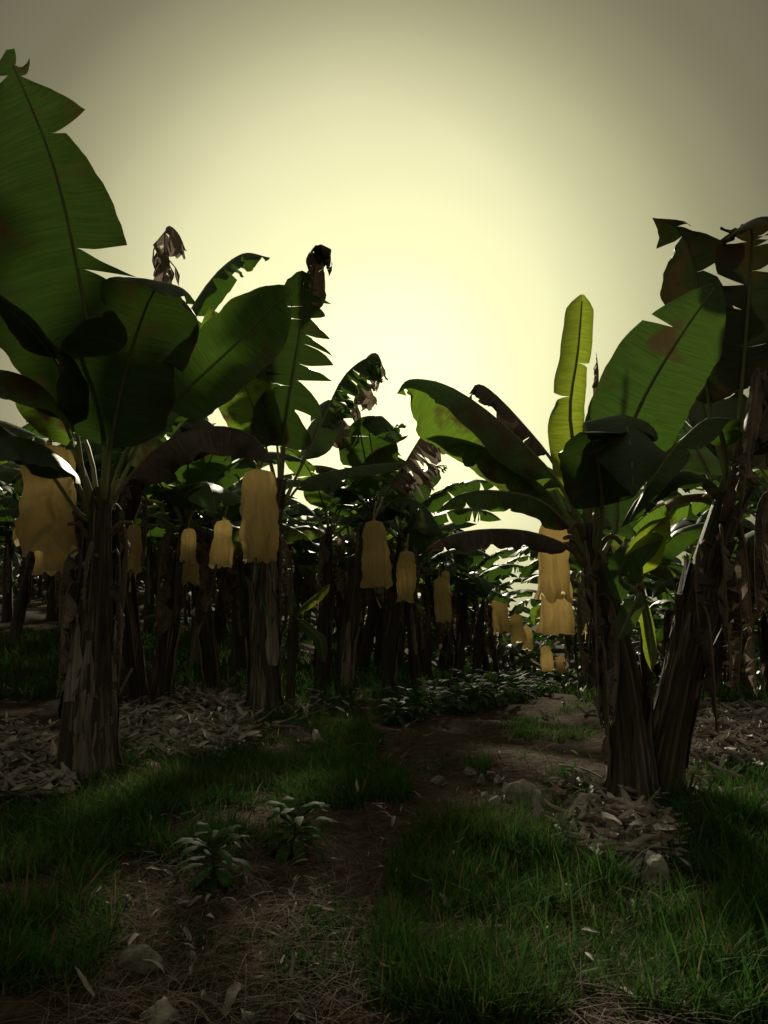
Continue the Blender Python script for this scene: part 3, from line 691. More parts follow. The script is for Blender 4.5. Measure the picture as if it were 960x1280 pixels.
LP(Fp, [(918, 610, dF), (945, 540, dF + .1), (975, 470, dF), (1010, 440, dF)], (-0.3, 0.6, 0.7), (56, 56), t0=0.2, mat='leaf_wither', seed=96, tears=(1, 1))
LP(Fp, [(914, 615, dF), (935, 560, dF - .2), (962, 520, dF - .5), (990, 560, dF - .6), (1000, 640, dF - .6)], (0.1, -0.3, 1.0), (40, 40), fold=((0.3, 0.4), (0.3, 0.4)), t0=0.2, mat='leaf_dead', seed=97, tears=(3, 3), crumple=0.03)
LP(Fp, [(905, 640, dF), (870, 560, dF + .7), (835, 510, dF + 1.2), (800, 500, dF + 1.6)], (0.1, 0.2, 1.0), (44, 44), t0=0.25, mat='leaf', seed=98, tears=(2, 2))
LP(Fp, [(900, 650, dF - .1), (912, 600, dF - .2), (925, 548, dF - .2), (945, 470, dF - .25), (965, 440, dF - .3), (975, 520, dF - .4), (965, 600, dF - .5)], (-0.1, -0.3, 1.0), (30, 30), fold=((0.9, 0.7), (0.9, 0.7)), tears=(6, 7), t0=0.42,
   mat='leaf_dry', seed=99, hang=0.9, crumple=0.05, gap=0.03, rib=(0.042, 0.008), label='dead leaf on a pale straw coloured stalk at the right edge')
for k, (az, l, py, px) in enumerate(((200, 1.0, 680, 890), (250, 1.2, 660, 900), (330, 1.0, 700, 890), (300, 1.3, 650, 905), (270, 0.9, 760, 875))):
    hang_leaf(Fp, pix(px, py, dF - .1), R(az), l, 100 + k, mat='leaf_dead' if k % 2 == 0 else 'leaf_dry', out=0.16, W=0.15)

LP(Fp, [(912, 620, dF - .1), (925, 560, dF - .4), (938, 500, dF - .6), (948, 460, dF - .8), (940, 540, dF - .95), (925, 640, dF - .95)], [(0, -0.2, 1.0), (-0.2, -1, 0.2)], (40, 42), fold=((0.7, 0.9), (0.7, 0.9)), tears=(8, 8), t0=0.4,
   mat='leaf_dead', seed=130, hang=1.0, crumple=0.07, gap=0.03)
# sucker with fresh leaves between the two
gS = gpt(806, 975)
S1 = empty('banana_sucker', gS, 'young sucker with fresh bright green leaves between the two right trunks', 'banana sucker')
px_trunk(S1, [(806, 975, 22), (808, 880, 18), (806, 780, 14), (800, 730, 9)], dE + .15, dE - .1, seed=8, sheaths=0, seg=12, n=12)
LP(S1, [(800, 735, dE - .1), (800, 700, dE - .2), (806, 672, dE - .35), (835, 645, dE - .5)], (-0.3, 0.7, 0.6), (30, 30), t0=0.15, mat='leaf_young', seed=111, ripple=0.06)
LP(S1, [(800, 738, dE - .1), (775, 722, dE - .2), (790, 690, dE - .4), (830, 672, dE - .6)], (-0.25, -0.75, 0.6), (30, 32), t0=0.12, mat='leaf', seed=112, ripple=0.06)
LP(S1, [(801, 740, dE - .1), (812, 790, dE - .1), (815, 840, dE - .2)], (0.2, -0.9, 0.3), (10, 10), t0=0.1, mat='leaf_young', seed=113, ripple=0.06)
LP(S1, [(800, 738, dE - .1), (790, 760, dE - .3), (772, 800, dE - .4)], (-0.2, -0.9, 0.4), (13, 13), t0=0.1, mat='leaf', seed=114)

# ------------------------------------------------------------------ other banana plants: a few kinds, copied along the rows
def template(seed, h=2.3, lean=0.1, nl=8, nd=4, young=False):
    rng = random.Random(seed)
    root = empty('banana_plant', (0, 0, 0), 'banana plant', 'banana plant', 'banana plants in the rows')
    la = rng.uniform(0, 6.28); top = Vector((math.cos(la) * lean * h, math.sin(la) * lean * h, h))
    trunk(root, [(Vector((0, 0, -0.1)), 0.16), (top * 0.3, 0.145), (top * 0.6, 0.13), (top * 0.9, 0.10), (top + Vector((0, 0, 0.12)), 0.06)], seed=seed, sheaths=4, seg=12, n=12)
    az0 = rng.uniform(0, 6.28)
    for i in range(nl):
        az = az0 + i * 2.4 + rng.uniform(-0.3, 0.3); f = i / max(1, nl - 1)
        el = R(80) - R(48) * f + rng.uniform(-0.12, 0.12)
        gen_leaf(root, top + Vector((0, 0, 0.05 - 0.2 * f)), az, el, rng.uniform(2.1, 2.8), rng.uniform(0.9, 1.7) + 0.4 * f, rng.uniform(0.32, 0.42),
                 (rng.randint(2, 8), rng.randint(2, 8)), rng.choice(['leaf', 'leaf', 'leaf_dark', 'leaf_scorch']), seed * 31 + i, hang=0.7, gap=0.018)
    for i in range(nd):
        hang_leaf(root, top * rng.uniform(0.88, 1.0), rng.uniform(0, 6.28), rng.uniform(0.9, 1.6), seed * 57 + i, mat=rng.choice(['leaf_dry', 'leaf_dead', 'leaf_dead']), out=rng.uniform(0.2, 0.5), W=0.2)
    return root

TEMPL = [template(201, 2.75, 0.10, 10, 6), template(202, 2.55, 0.16, 9, 7), template(203, 3.0, 0.06, 10, 6), template(204, 2.7, 0.2, 9, 7), template(205, 2.85, 0.12, 10, 6)]
used = [False] * len(TEMPL)
rngp = random.Random(77)
def place(x, y, label, group, k=None, s=1.0, rz=None):
    k = rngp.randrange(len(TEMPL)) if k is None else k
    rz = rngp.uniform(0, 6.28) if rz is None else rz
    loc = Vector((x, y, tz(x, y)))
    if not used[k]:
        used[k] = True; r = TEMPL[k]; r.location = loc; r.rotation_euler = (0, 0, rz); r.scale = (s, s, s); r['label'] = label; r['group'] = group
        return r
    return copy_tree(TEMPL[k], loc, rz, s, label, group)

gD = gpt(430, 868); dD = gD.y
D = empty('banana_plant', gD, 'right leaning banana plant over the second largest middle bag, with tattered dead leaves', 'banana plant', GL)
px_trunk(D, [(430, 868, 22), (436, 800, 21), (446, 720, 19), (458, 660, 15), (468, 625, 10)], dD, seed=6, sheaths=8, seg=16, n=18)
LP(D, [(467, 640, dD), (490, 605, dD), (520, 555, dD - .2), (548, 512, dD - .3)], (-0.3, -0.2, 0.9), (40, 40), fold=((0.8, 0.9), (0.7, 0.9)), tears=(14, 14), t0=0.25, mat='leaf_dry', seed=141, hang=0.9, gap=0.03, crumple=0.07, n=36, m=5)
LP(D, [(466, 640, dD), (458, 580, dD - .1), (445, 500, dD - .2), (455, 452, dD - .3), (472, 442, dD - .4), (482, 475, dD - .5)], [(0.1, -0.5, 0.8), (-0.2, -0.2, 1)], (36, 36), fold=((0.6, 1.0), (0.6, 1.0)), tears=(15, 15), t0=0.4, mat='leaf_dry', seed=142, hang=1.0, gap=0.03, crumple=0.08, n=36, m=5)
LP(D, [(465, 642, dD), (440, 570, dD + .1), (412, 505, dD), (398, 520, dD - .1), (392, 570, dD - .2)], (0, -0.2, 1.0), (32, 32), fold=((0.8, 0.9), (0.8, 0.9)), tears=(8, 8), t0=0.4, mat='leaf_dry', seed=143, hang=0.9, gap=0.03, crumple=0.07, n=30, m=5)
LP(D, [(467, 640, dD), (468, 585, dD - .1), (462, 535, dD - .3), (478, 520, dD - .5), (492, 555, dD - .7)], [(0, 0.9, 0.4), (0, -0.3, 1)], (40, 40), fold=((0.2, 0.4), (0.2, 0.4)), tears=(3, 3), t0=0.2, mat='leaf', seed=144, n=36, m=6)
LP(D, [(464, 645, dD), (440, 610, dD - .1), (405, 595, dD - .3), (370, 612, dD - .4)], (0, -0.3, 1.0), (34, 34), fold=((0.3, 0.5), (0.3, 0.5)), tears=(3, 3), t0=0.2, mat='leaf_dark', seed=145, n=30, m=6)
LP(D, [(470, 642, dD), (498, 622, dD - .1), (530, 632, dD - .2), (556, 670, dD - .3)], (0, -0.3, 1.0), (32, 32), fold=((0.3, 0.5), (0.3, 0.5)), tears=(3, 3), t0=0.2, mat='leaf_dark', seed=146, n=30, m=6)
LP(D, [(466, 640, dD), (450, 570, dD + .4), (425, 520, dD + .9), (395, 505, dD + 1.3)], (0.2, 0, 1.0), (36, 36), t0=0.2, mat='leaf', seed=147, tears=(3, 3))
LP(D, [(468, 640, dD), (480, 590, dD + .5), (488, 545, dD + 1.0), (496, 530, dD + 1.4)], (-0.1, 0.5, 0.9), (36, 36), t0=0.2, mat='leaf', seed=148, tears=(3, 3))
for k, (az, l) in enumerate(((200, 1.2), (280, 1.0), (340, 1.3), (30, 1.1))):
    hang_leaf(D, pix(462, 655 + 8 * k, dD), R(az), l, 150 + k, mat='leaf_dead' if k % 2 else 'leaf_dry', out=0.25, W=0.18)
stalk(D, pix(467, 636, dD), pix(478, 622, 12.4), pix(467, 650, 11.6))
# individual ones of the left row
def pl(px, py, label, **kw):
    g = gpt(px, py); return place(g.x, g.y, label, GL, **kw)
pl(197, 876, 'slim banana plant beside the leaning one, behind the dry litter bank', k=1, s=1.12, rz=1.0)
pl(300, 846, 'dark banana trunk just left of and behind the long single bag', k=0, s=1.15, rz=2.0)
pl(402, 866, 'straight thin banana trunk in the gap right of the long single bag', k=2, s=1.05, rz=0.4)
pl(482, 862, 'banana plant carrying the slender middle bag, at the edge of the grass', k=4, s=1.15, rz=4.0)
pl(532, 851, 'banana plant left of the pair of overlapping bags by the seedling row', k=0, s=1.02, rz=0.8)
pl(572, 842, 'banana trunk behind the middle of the seedling row, right of the overlapping bags', k=1, s=0.95, rz=3.0)

def row(x0, ys, jit, label, group, s=(1.0, 1.25)):
    for y in ys:
        far_ = 'near' if y < 17 else 'middle' if y < 27 else 'far'
        yy = y + rngp.uniform(-jit, jit); x = x0 + 0.27 * yy + rngp.uniform(-0.35, 0.35)
        q = proj((x, yy, tz(x, yy) + 1.0))
        if q is None or q[0] < -170 or q[0] > 1130: continue
        place(x, yy, label.replace('@', far_), group, s=rngp.uniform(*s))
def fr(a, b, st):
    o = []
    while a < b: o.append(a); a += st
    return o
row(-4.05, [18, 20.5, 23, 26, 30, 35, 41, 48], 0.4, 'distant banana plant in the @ part of the bagged row that runs downhill', 'distant banana plants of the bagged row', s=(0.92, 1.1))
row(-0.1, [17.5, 20, 22.5, 25, 28, 31, 35, 40, 47], 0.5, 'banana plant hidden behind the right clump, right of the path', 'banana plants right of the path behind the clump')
for k in range(1, 6):
    row(-4.05 - 3.1 * k, fr(10.5 + (k == 1) * 1.2, 40, 3.0), 0.6, 'dark banana plant in the @ part of the %s shaded row left of the path' % ('first', 'second', 'third', 'fourth', 'fifth')[k - 1], 'banana plants in the dark left rows', s=(1.08, 1.35))
for k in range(1, 5):
    row(0.5 + 2.6 * k, fr(8.6, 38, 2.7), 0.5, 'dark banana plant in the @ part of the %s shaded row behind the right clump' % ('first', 'second', 'third', 'fourth')[k - 1], 'banana plants in the dark right rows')

# ------------------------------------------------------------------ far foliage that closes the rows
def far_mass():
    rng = random.Random(5); V, Fc, UV = [], [], []
    for i in range(3400):
        y = rng.uniform(33, 60); x = rng.uniform(-30, 40)
        if -4.3 + 0.27 * y < x < 0.7 + 0.27 * y and y < 36: continue
        z = tz(x, y) + rng.uniform(0.1, 4.6)
        az = rng.uniform(0, 6.28)
        C = Curve(arc(Vector((x, y, z)), az, rng.uniform(-0.2, 1.2), rng.uniform(1.6, 2.4), rng.uniform(0.8, 2.0), n=4), Vector((-math.cos(az) * .6, -math.sin(az) * .6, 1)), n=10)
        a, b, c = blade_geo(C, 0.1, (0.3, 0.3), ((0.2, 0.5), (0.2, 0.5)), (0, 0), rng, n=5, m=1)
        o = len(V); V += a; Fc += [tuple(q + o for q in f) for f in b]; UV += c
    tag(mk('far_banana_foliage', V, Fc, M['leaf_dark'], None, UV), 'mass of banana foliage closing the far end of the rows', kind='stuff')
far_mass()

# ------------------------------------------------------------------ bags over the bunches
def bag(top, bot, wt, wb, seed, label, group, depth=0.75, ribbon=None, hem=0.05, taper=0.2, res=1.0, yaw=0.0):
    """sleeve from its gathered top down to an open, uneven hem; wt / wb = half widths"""
    rng = random.Random(seed)
    top, bot = Vector(top), Vector(bot); H = (top - bot).length
    root = empty('fruit_bag', top, label, 'bag', group)
    ax = (bot - top).normalized()
    X = Vector((math.cos(yaw), math.sin(yaw), 0)); Y = ax.cross(X).normalized(); X = Y.cross(ax).normalized()
    nv, na = int(26 * res), int(54 * res)
    ph = [rng.uniform(0, 6.28) for _ in range(6)]; ks = [5, 7, 9, 13, 3, 2]
    V, Fc, UV = [], [], []
    for i in range(nv + 1):
        v = i / nv
        sh = taper + (1 - taper) * math.sqrt(max(0, 1 - (1 - min(v / 0.22, 1)) ** 2))
        if i == 0: sh *= 0.15
        w = (wt + (wb - wt) * v ** 1.3) * sh * (1 + 0.035 * math.sin(v * 9 + ph[0]))
        pinch = 1 - 0.10 * math.exp(-((v - 0.8) / 0.06) ** 2) * rng.random() * 0.3
        for j in range(na):
            a = 2 * math.pi * j / na
            pl_ = sum((1 - 2 * abs(math.cos((k * a + p + 0.9 * math.sin(v * 3 + p)) / 2)) ** 0.8) * c for k, p, c in zip(ks, ph, (0.06, 0.07, 0.07, 0.05, 0.06, 0.05)))
            r = w * pinch * (1 + pl_ * (0.5 + 1.1 * v))
            q = top + ax * (H * v) + X * (r * math.cos(a)) + Y * (r * depth * math.sin(a))
            nz = (Vector(mnoise.noise_vector(q * 5 + Vector((seed, 0, 0)))) * 0.04 + Vector(mnoise.noise_vector(q * 13 + Vector((seed, 0, 0)))) * 0.022) * wt / 0.2
            q = q + nz * min(1, v * 4)
            if v > 0.7:
                q = q + ax * (hem * (v - 0.7) / 0.3 * (mnoise.noise(Vector((math.cos(a) * 1.6 + seed, math.sin(a) * 1.6, 0))) * 1.6 + 0.4 * math.sin(5 * a + ph[1])))
            V.append(q - root.location); UV.append((abs(j / na - 0.5) * 2, v * H))
    for i in range(nv):
        for j in range(na):
            Fc.append((i * na + j, i * na + (j + 1) % na, (i + 1) * na + (j + 1) % na, (i + 1) * na + j))
    mk('sleeve', V, Fc, M['bag'], root, UV)
    # gathered neck above the tie
    V, Fc, UV = [], [], []
    for i in range(5):
        v = i / 4
        for j in range(14):
            a = 2 * math.pi * j / 14
            r = min(0.03, wt * 0.2) * (1.02 - 0.3 * math.sin(v * 2.4)) * (1 + 0.18 * math.cos(5 * a + ph[2]))
            V.append(-ax * (0.05 * v - 0.012) + X * (r * math.cos(a)) + Y * (r * depth * math.sin(a))); UV.append((j / 14, v * 0.1))
    for i in range(4):
        for j in range(14): Fc.append((i * 14 + j, i * 14 + (j + 1) % 14, (i + 1) * 14 + (j + 1) % 14, (i + 1) * 14 + j))
    mk('gathered_neck', V, Fc, M['bag'], root, UV)
    P = [Vector((0, 0, 0)) - ax * 0.02, -ax * 0.12 + Vector((0.01, 0.03, 0)), Vector((0.04, 0.16, 0.30)), Vector((0.05, 0.36, 0.28))]
    V, Fc = tube_geo(Curve(P, Vector((1, 0.2, 0)), n=16), 0, 1, 0.016, 0.020, n=9, k=6); mk('fruit_stalk', V, Fc, M['rib'], root)
    if ribbon:
        pts, mat, wd = ribbon
        P = [Vector(p) - root.location for p in pts]
        C = Curve(P, Vector((0.2, -1, 0.1)), n=20); V, Fc = [], []
        for i in range(15):
            p, T, S, Nn = C.at(i / 14); tw = S * math.cos(i * 0.25) + Nn * math.sin(i * 0.25)
            for s_, d_ in ((-1, 0), (1, 0), (1, 1), (-1, 1)): V.append(p + tw * (wd * s_) - Nn * (0.002 * d_))
        for i in range(14):
            for a in range(4): Fc.append((i * 4 + a, i * 4 + (a + 1) % 4, i * 4 + 4 + (a + 1) % 4, i * 4 + 4 + a))
        Fc += [(0, 1, 2, 3), (56, 59, 58, 57)]
        mk('ribbon', V, Fc, M[mat], root)
    return root

def bagpx(x0, x1, y0, y1, d, seed, label, group, xt=None, flare=1.3, **kw):
    """bag that spans x0..x1 and y0..y1 in the photo at distance d; xt = centre of its top"""
    xc = (x0 + x1) / 2; w = (x1 - x0) / 2 * d / F_PX
    xt = xc if xt is None else xt
    return bag(pix(xt, y0, d), pix(xc, y1, d), w / flare, w, seed, label, group, **kw)

GB = 'yellow bags tied over banana bunches'
# nearest left: a wide bag and the one hanging below and behind it
bagpx(16, 97, 556, 684, dA - .05, 1, 'widest bag at far left, hanging beside the nearest left trunk under dark leaves', GB, depth=0.7, xt=62, hem=0.10, taper=0.35)
bagpx(46, 88, 628, 716, dA + .3, 2, 'narrower bag poking out below the widest bag at far left', GB, depth=0.7, hem=0.02)
stalk(A, pix(122, 640, dA), pix(90, 560, dA - .1), pix(62, 566, dA - .05))
bagpx(298, 351, 586, 703, dB - .9, 3, 'long single bag left of centre with a pale and green ribbon trailing below', GB, depth=0.8, xt=322, hem=0.05, taper=0.45, flare=1.25,
      ribbon=([pix(320, 695, dB - 1.0), pix(321, 720, dB - 1.0), pix(327, 750, dB - 1.02), pix(338, 776, dB - 1.0)], 'ribbon', 0.012))
bagpx(318, 335, 700, 722, dB + 2.5, 4, 'scrap of a bag showing just below the long single bag', GB, hem=0.03)
stalk(B, pix(348, 620, dB), pix(335, 570, dB - .6), pix(322, 590, dB - .9))
# far left ones between the trunks
bagpx(152, 176, 655, 716, 10.9, 5, 'tilted bag between the nearest left trunk and the leaning plant', GB, xt=168, taper=0.3,
      ribbon=([pix(162, 712, 10.9), pix(163, 728, 10.9), pix(162, 740, 10.9)], 'ribbon_pale', 0.015))
bagpx(225, 247, 660, 704, 11.2, 6, 'small dark bag left of the pale pair behind the dry arching leaf', GB, taper=0.4)
bagpx(225, 251, 702, 729, 11.9, 7, 'pale half hidden bag lowest of those between the left trunks', GB, taper=0.4,
      ribbon=([pix(234, 727, 11.9), pix(233, 738, 11.9), pix(234, 750, 11.9)], 'ribbon_pale', 0.015))
bagpx(262, 292, 650, 707, 11.0, 8, 'pale bag immediately left of the long single bag', GB, xt=280, taper=0.35)
# the row along the path
bagpx(453, 489, 650, 734, 11.6, 9, 'second largest middle bag, near the crown of the right leaning trunk', GB, xt=467, flare=1.25, hem=0.04, taper=0.35,
      ribbon=([pix(468, 730, 11.6), pix(470, 745, 11.6), pix(476, 760, 11.6)], 'ribbon_pale', 0.014))
bagpx(494, 520, 688, 752, 13.6, 10, 'slender rounded bag just right of the second largest middle bag', GB, xt=508, hem=0.03, taper=0.4, flare=1.15)
bagpx(543, 566, 722, 776, 16.0, 11, 'front bag of the overlapping pair beside the path', GB, xt=549, hem=0.05, taper=0.4)
bagpx(551, 563, 713, 755, 17.0, 12, 'rear bag of the overlapping pair beside the path', GB, hem=0.02, taper=0.4, flare=1.15)
bagpx(616, 641, 748, 791, 23.0, 13, 'first and highest bag of the downhill line of bags by the path', GB, xt=623, taper=0.5, res=0.7,
      ribbon=([pix(625, 790, 23), pix(626, 800, 23), pix(628, 807, 23)], 'ribbon_pale', 0.025))
bagpx(639, 659, 768, 803, 26.5, 14, 'second bag of the downhill line of bags by the path', GB, xt=644, taper=0.5, res=0.7,
      ribbon=([pix(643, 801, 26.5), pix(646, 811, 26.5), pix(649, 816, 26.5)], 'ribbon_pale', 0.03))
bagpx(654, 668, 783, 811, 30.0, 15, 'third and narrowest bag of the downhill line of bags by the path', GB, xt=659, taper=0.5, res=0.6)
bagpx(677, 694, 807, 838, 34.0, 16, 'fourth bag of the downhill line, above the far end of the seedlings', GB, xt=681, taper=0.5, res=0.6)
bagpx(695, 708, 820, 841, 40.0, 17, 'last and lowest small bag of the downhill line', GB, xt=699, taper=0.5, res=0.6)
bagpx(443, 453, 742, 778, 19.0, 18, 'narrow pale bag low between the trunks below the second largest middle bag', GB, taper=0.5, res=0.6)
# beside the right clump
bagpx(668, 716, 650, 748, dE + .5, 19, 'upper bag of the right clump, crossed by drooping dark leaves', GB, xt=690, depth=0.75, taper=0.3, hem=0.06)
bagpx(673, 719, 722, 792, dE + .9, 20, 'lower square hemmed bag of the right clump showing under the upper one', GB, depth=0.8, taper=0.7, hem=0.01)
bagpx(724, 734, 755, 793, dE + 1.4, 21, 'sliver of a bag behind the leaning right clump trunk', GB, taper=0.5, res=0.6)
stalk(E, pix(738, 690, dE), pix(715, 640, dE + .3), pix(690, 652, dE + .5))

# ------------------------------------------------------------------ seedlings
def seedling(root, h, nl, L, W, seed, matn='seed_leaf', spread=1.0):
    rng = random.Random(seed)
    top = Vector((rng.uniform(-.03, .03), rng.uniform(-.03, .03), h))
    C = Curve([Vector((0, 0, -0.03)), top * 0.5 + Vector((0.01, 0, 0)), top], Vector((1, 0.2, 0)), n=10)
    V, Fc = tube_geo(C, 0, 1, 0.011, 0.005, n=6, k=6); mk('stem', V, Fc, M['wood'], root)
    for i in range(nl):
        f = i / nl; z = 0.25 + 0.75 * (1 - f) ** 0.8
        az = i * 2.4 + rng.uniform(-.3, .3); el = R(62) - R(85) * f + rng.uniform(-.2, .2)
        ll = L * (0.65 + 0.5 * math.sin(math.pi * (0.2 + 0.7 * f))) * rng.uniform(0.85, 1.15) * spread
        p, T, S, Nn = C.at(z)
        P = arc(p, az, el, ll, rng.uniform(0.9, 1.9), n=4)
        Cv = Curve(P, Vector((-math.cos(az) * .6 - math.sin(az) * rng.uniform(-.3, .3), -math.sin(az) * .6, 1)), n=14)
        V, Fc, UV = blade_geo(Cv, 0.12, (W, W), ((-0.25, 0.5), (-0.25, 0.5)), (0, 0), rng, n=11, m=2, kind='ovate', ripple=0.2, slant=0.3)
        V2, F2 = tube_geo(Cv, 0, 0.9, 0.003, 0.0012, n=5, k=4, off=0.6)
        o = len(V); Fc += [tuple(q + o for q in f_) for f_ in F2]; V += V2; UV += [(0, 0)] * len(V2)
        mk('leaf', V, Fc, M[matn], root, UV)
gs = gpt(266, 1112)
s1 = empty('seedling', gs, 'nearest young leafy seedling, standing alone on bare soil at lower left', 'seedling', 'young leafy seedlings')
seedling(s1, 0.20, 26, 0.20, 0.036, 1)
gs = gpt(362, 1068)
s2 = empty('seedling', gs, 'bushier leafy seedling behind and right of the nearest one, by the grass tuft', 'seedling', 'young leafy seedlings')
seedling(s2, 0.20, 34, 0.22, 0.038, 2)
# the row beside the path
GS = 'leafy seedlings in the row beside the path'
proto = []
for i in range(3):
    r = empty('seedling', (0, 0, 0), 'seedling', 'seedling', GS); seedling(r, 0.24 + 0.05 * i, 26, 0.27, 0.058, 10 + i); proto.append(r)
spots = [(497, 905), (520, 899), (541, 893), (557, 884), (570, 893), (584, 880), (594, 888), (607, 876), (620, 883), (628, 871), (642, 878), (648, 868), (660, 873), (668, 865), (680, 869), (690, 863)]
rr_ = random.Random(3)
for i, (px, py) in enumerate(spots):
    lab = ('first seedling of the row, nearest and at its left end' if i == 0 else 'last seedling at the far right end of the row' if i == len(spots) - 1
           else 'glossy leafy seedling in the %s half of the dense row beside the path' % ('nearer' if i < 8 else 'farther'))
    g = gpt(px, py); s = rr_.uniform(0.9, 1.25); z = rr_.uniform(0, 6.28)
    if i < 3:
        o = proto[i]; o.location = g; o.rotation_euler = (0, 0, z); o.scale = (s, s, s); o['label'] = lab
    else: copy_tree(proto[i % 3], g, z, s, lab, GS)
# red leaved shrub at the end of the path
g = gpt(733, 868); cr = empty('croton_shrub', g, 'dark red leaved shrub at the far end of the path', 'shrub')
seedling(cr, 0.95, 60, 0.22, 0.04, 21, 'red_leaf')
# thin young sucker right of the second plant
g = gpt(362, 880); S2 = empty('banana_sucker', g, 'thin young sucker with one green leaf right of the long single bag', 'banana sucker')
d = g.y
px_trunk(S2, [(362, 880, 12), (366, 800, 10), (370, 760, 6)], d, seed=9, sheaths=0, seg=10, n=8)
LP(S2, [(370, 770, d), (378, 758, d - .1), (395, 745, d - .3), (413, 730, d - .4)], (-0.3, -0.6, 0.7), (13, 13), t0=0.1, mat='leaf_young', seed=121)
LP(S2, [(370, 770, d), (385, 785, d - .2), (400, 800, d - .2), (405, 830, d - .2)], (0, -0.6, 0.7), (9, 9), t0=0.1, mat='leaf', seed=122)
LP(S2, [(369, 775, d), (360, 745, d + .1), (355, 710, d + .2)], (0, 0.8, 0.5), (10, 10), t0=0.1, mat='leaf', seed=123)
g = gpt(205, 872); S3 = empty('banana_sucker', g, 'small sucker leaf among the trunks above the dry litter bank', 'banana sucker'); d = g.y
px_trunk(S3, [(205, 872, 8), (203, 820, 7), (200, 775, 5)], d, seed=10, sheaths=0, seg=10, n=8)
LP(S3, [(200, 778, d), (196, 770, d - .1), (188, 772, d - .2), (178, 774, d - .3)], (0, -0.6, 0.8), (10, 10), t0=0.05, mat='leaf_young', seed=124)
LP(S3, [(200, 778, d), (215, 755, d - .1), (232, 740, d - .2)], (0, -0.6, 0.8), (9, 9), t0=0.1, mat='leaf', seed=125)

# ------------------------------------------------------------------ rocks
def rock(px, py, wpx, hpx, seed, label, sink=0.42):
    g = gpt(px, py); d = g.y; w, h = wpx * d / F_PX / 2.1, hpx * d / F_PX / 1.7
    rng = random.Random(seed); V, Fc = [], []
    bm_v = []
    import bmesh
    bm = bmesh.new(); bmesh.ops.create_icosphere(bm, subdivisions=3, radius=1)
    cuts = [(Vector((rng.uniform(-1, 1), rng.uniform(-1, 1), rng.uniform(-.3, 1))).normalized(), rng.uniform(0.35, 0.75)) for _ in range(14)]
    for v in bm.verts:
        p = v.co.copy()
        for n_, c_ in cuts:
            e = p.dot(n_) - c_
            if e > 0: p -= n_ * e
        p *= 1 + 0.30 * mnoise.noise(p * 1.6 + Vector((seed, 0, 0))) + 0.10 * mnoise.noise(p * 5 + Vector((seed, 3, 0)))
        v.co = (p.x * w * 1.35, p.y * w * 1.1, p.z * h * 1.25)
    me = bpy.data.meshes.new('rock'); bm.to_mesh(me); bm.free()
    o = link('rock', me, M['rock']); o.location = g + Vector((0, 0, h * (1 - sink) * 0.8)); o.rotation_euler = (rng.uniform(-.2, .2), rng.uniform(-.2, .2), rng.uniform(0, 6.28))
    tag(o, label, 'rock', 'pale stones lying on the ground')
rock(206, 1278, 54, 32, 1, 'pale angular rock at the bottom edge, left of centre')
rock(167, 1216, 46, 34, 2, 'dull brownish rock on the soil above the bottom edge rock')
rock(420, 1210, 26, 14, 3, 'small flat pale stone alone on the soil near the bottom centre')
rock(262, 1198, 16, 9, 4, 'tiny pale stone between the nearest seedling and the bottom edge')
rock(312, 1278, 24, 12, 5, 'low stone just entering at the bottom edge, right of the angular rock')
rock(650, 1003, 58, 36, 6, 'large grey rock in the middle of the stone heap')
rock(617, 1015, 36, 30, 7, 'mossy rock at the left end of the stone heap')
rock(672, 1025, 20, 24, 8, 'rounded pale stone in front of the stone heap')
rock(733, 1022, 44, 40, 9, 'long white streaked slab leaning toward the right trunks')
rock(683, 976, 18, 12, 10, 'small white stone behind the stone heap')
rock(702, 984, 16, 11, 11, 'small grey stone right of the small white one behind the heap')
rock(548, 978, 22, 13, 12, 'small pale stone left of the stone heap at the grass edge')
rock(586, 968, 16, 11, 13, 'pebble on the soil between the grass tuft and the stone heap')
rock(489, 975, 12, 10, 14, 'pebble at the right edge of the bright grass tuft')
rock(825, 1105, 46, 40, 15, 'broad lichen spotted rock low in the grass under the right trunks')
rock(790, 1075, 26, 20, 16, 'medium stone in the dry litter below the right trunks')

rs_ = random.Random(31)
for i in range(18):
    rock(rs_.uniform(600, 760), rs_.uniform(970, 1050), rs_.uniform(9, 20), rs_.uniform(7, 14), 40 + i, 'small broken stone among the larger ones of the stone heap left of the right trunks')
# ------------------------------------------------------------------ leaf litter
def curl_piece(seed, L, W):
    rng = random.Random(seed); V, Fc, UV = [], [], []
    n, m = 7, 4; bend = rng.uniform(-1.4, 1.6); curl = rng.uniform(1.4, 3.8); tw = rng.uniform(-2.2, 2.2)
    for i in range(n + 1):
        s = i / n - 0.5; wd = W * (1 - (2 * abs(s)) ** 2.5 * rng.uniform(0.5, 0.95))
        bx, bz = L * s, -bend * 0.35 * L * s * s
        for j in range(m + 1):
            a = (j / m - 0.5) * curl; r = wd / curl
            y, z = r * math.sin(a) * 2, r * (1 - math.cos(a)) * 2
            c, d_ = math.cos(tw * s), math.sin(tw * s)
            V.append(Vector((bx, y * c - z * d_, bz + y * d_ + z * c)) + Vector(mnoise.noise_vector(Vector((bx * 14, y * 14, seed)))) * 0.012)
            UV.append((s, j / m))
    for i in range(n):
        for j in range(m):
            q = i * (m + 1) + j; Fc.append((q, q + 1, q + m + 2, q + m + 1))
    return V, Fc, UV
zones = [  # (polygon corners as ellipse in photo pixels: cx, cy, rx, ry), count, label
    ((25, 962, 60, 40), 70, 'curled grey dry leaf in the litter left of the nearest trunk'),
    ((215, 912, 85, 40), 90, 'curled pale dry leaf in the litter bank right of the nearest trunk'),
    ((275, 872, 34, 18), 40, 'dry leaf at the upper end of the litter bank below the second plant'),
    ((925, 925, 60, 35), 50, 'dry leaf on the ground behind the right clump at the right edge'),
    ((770, 1055, 60, 30), 30, 'dry leaf scrap among the stones below the right trunks'),
]
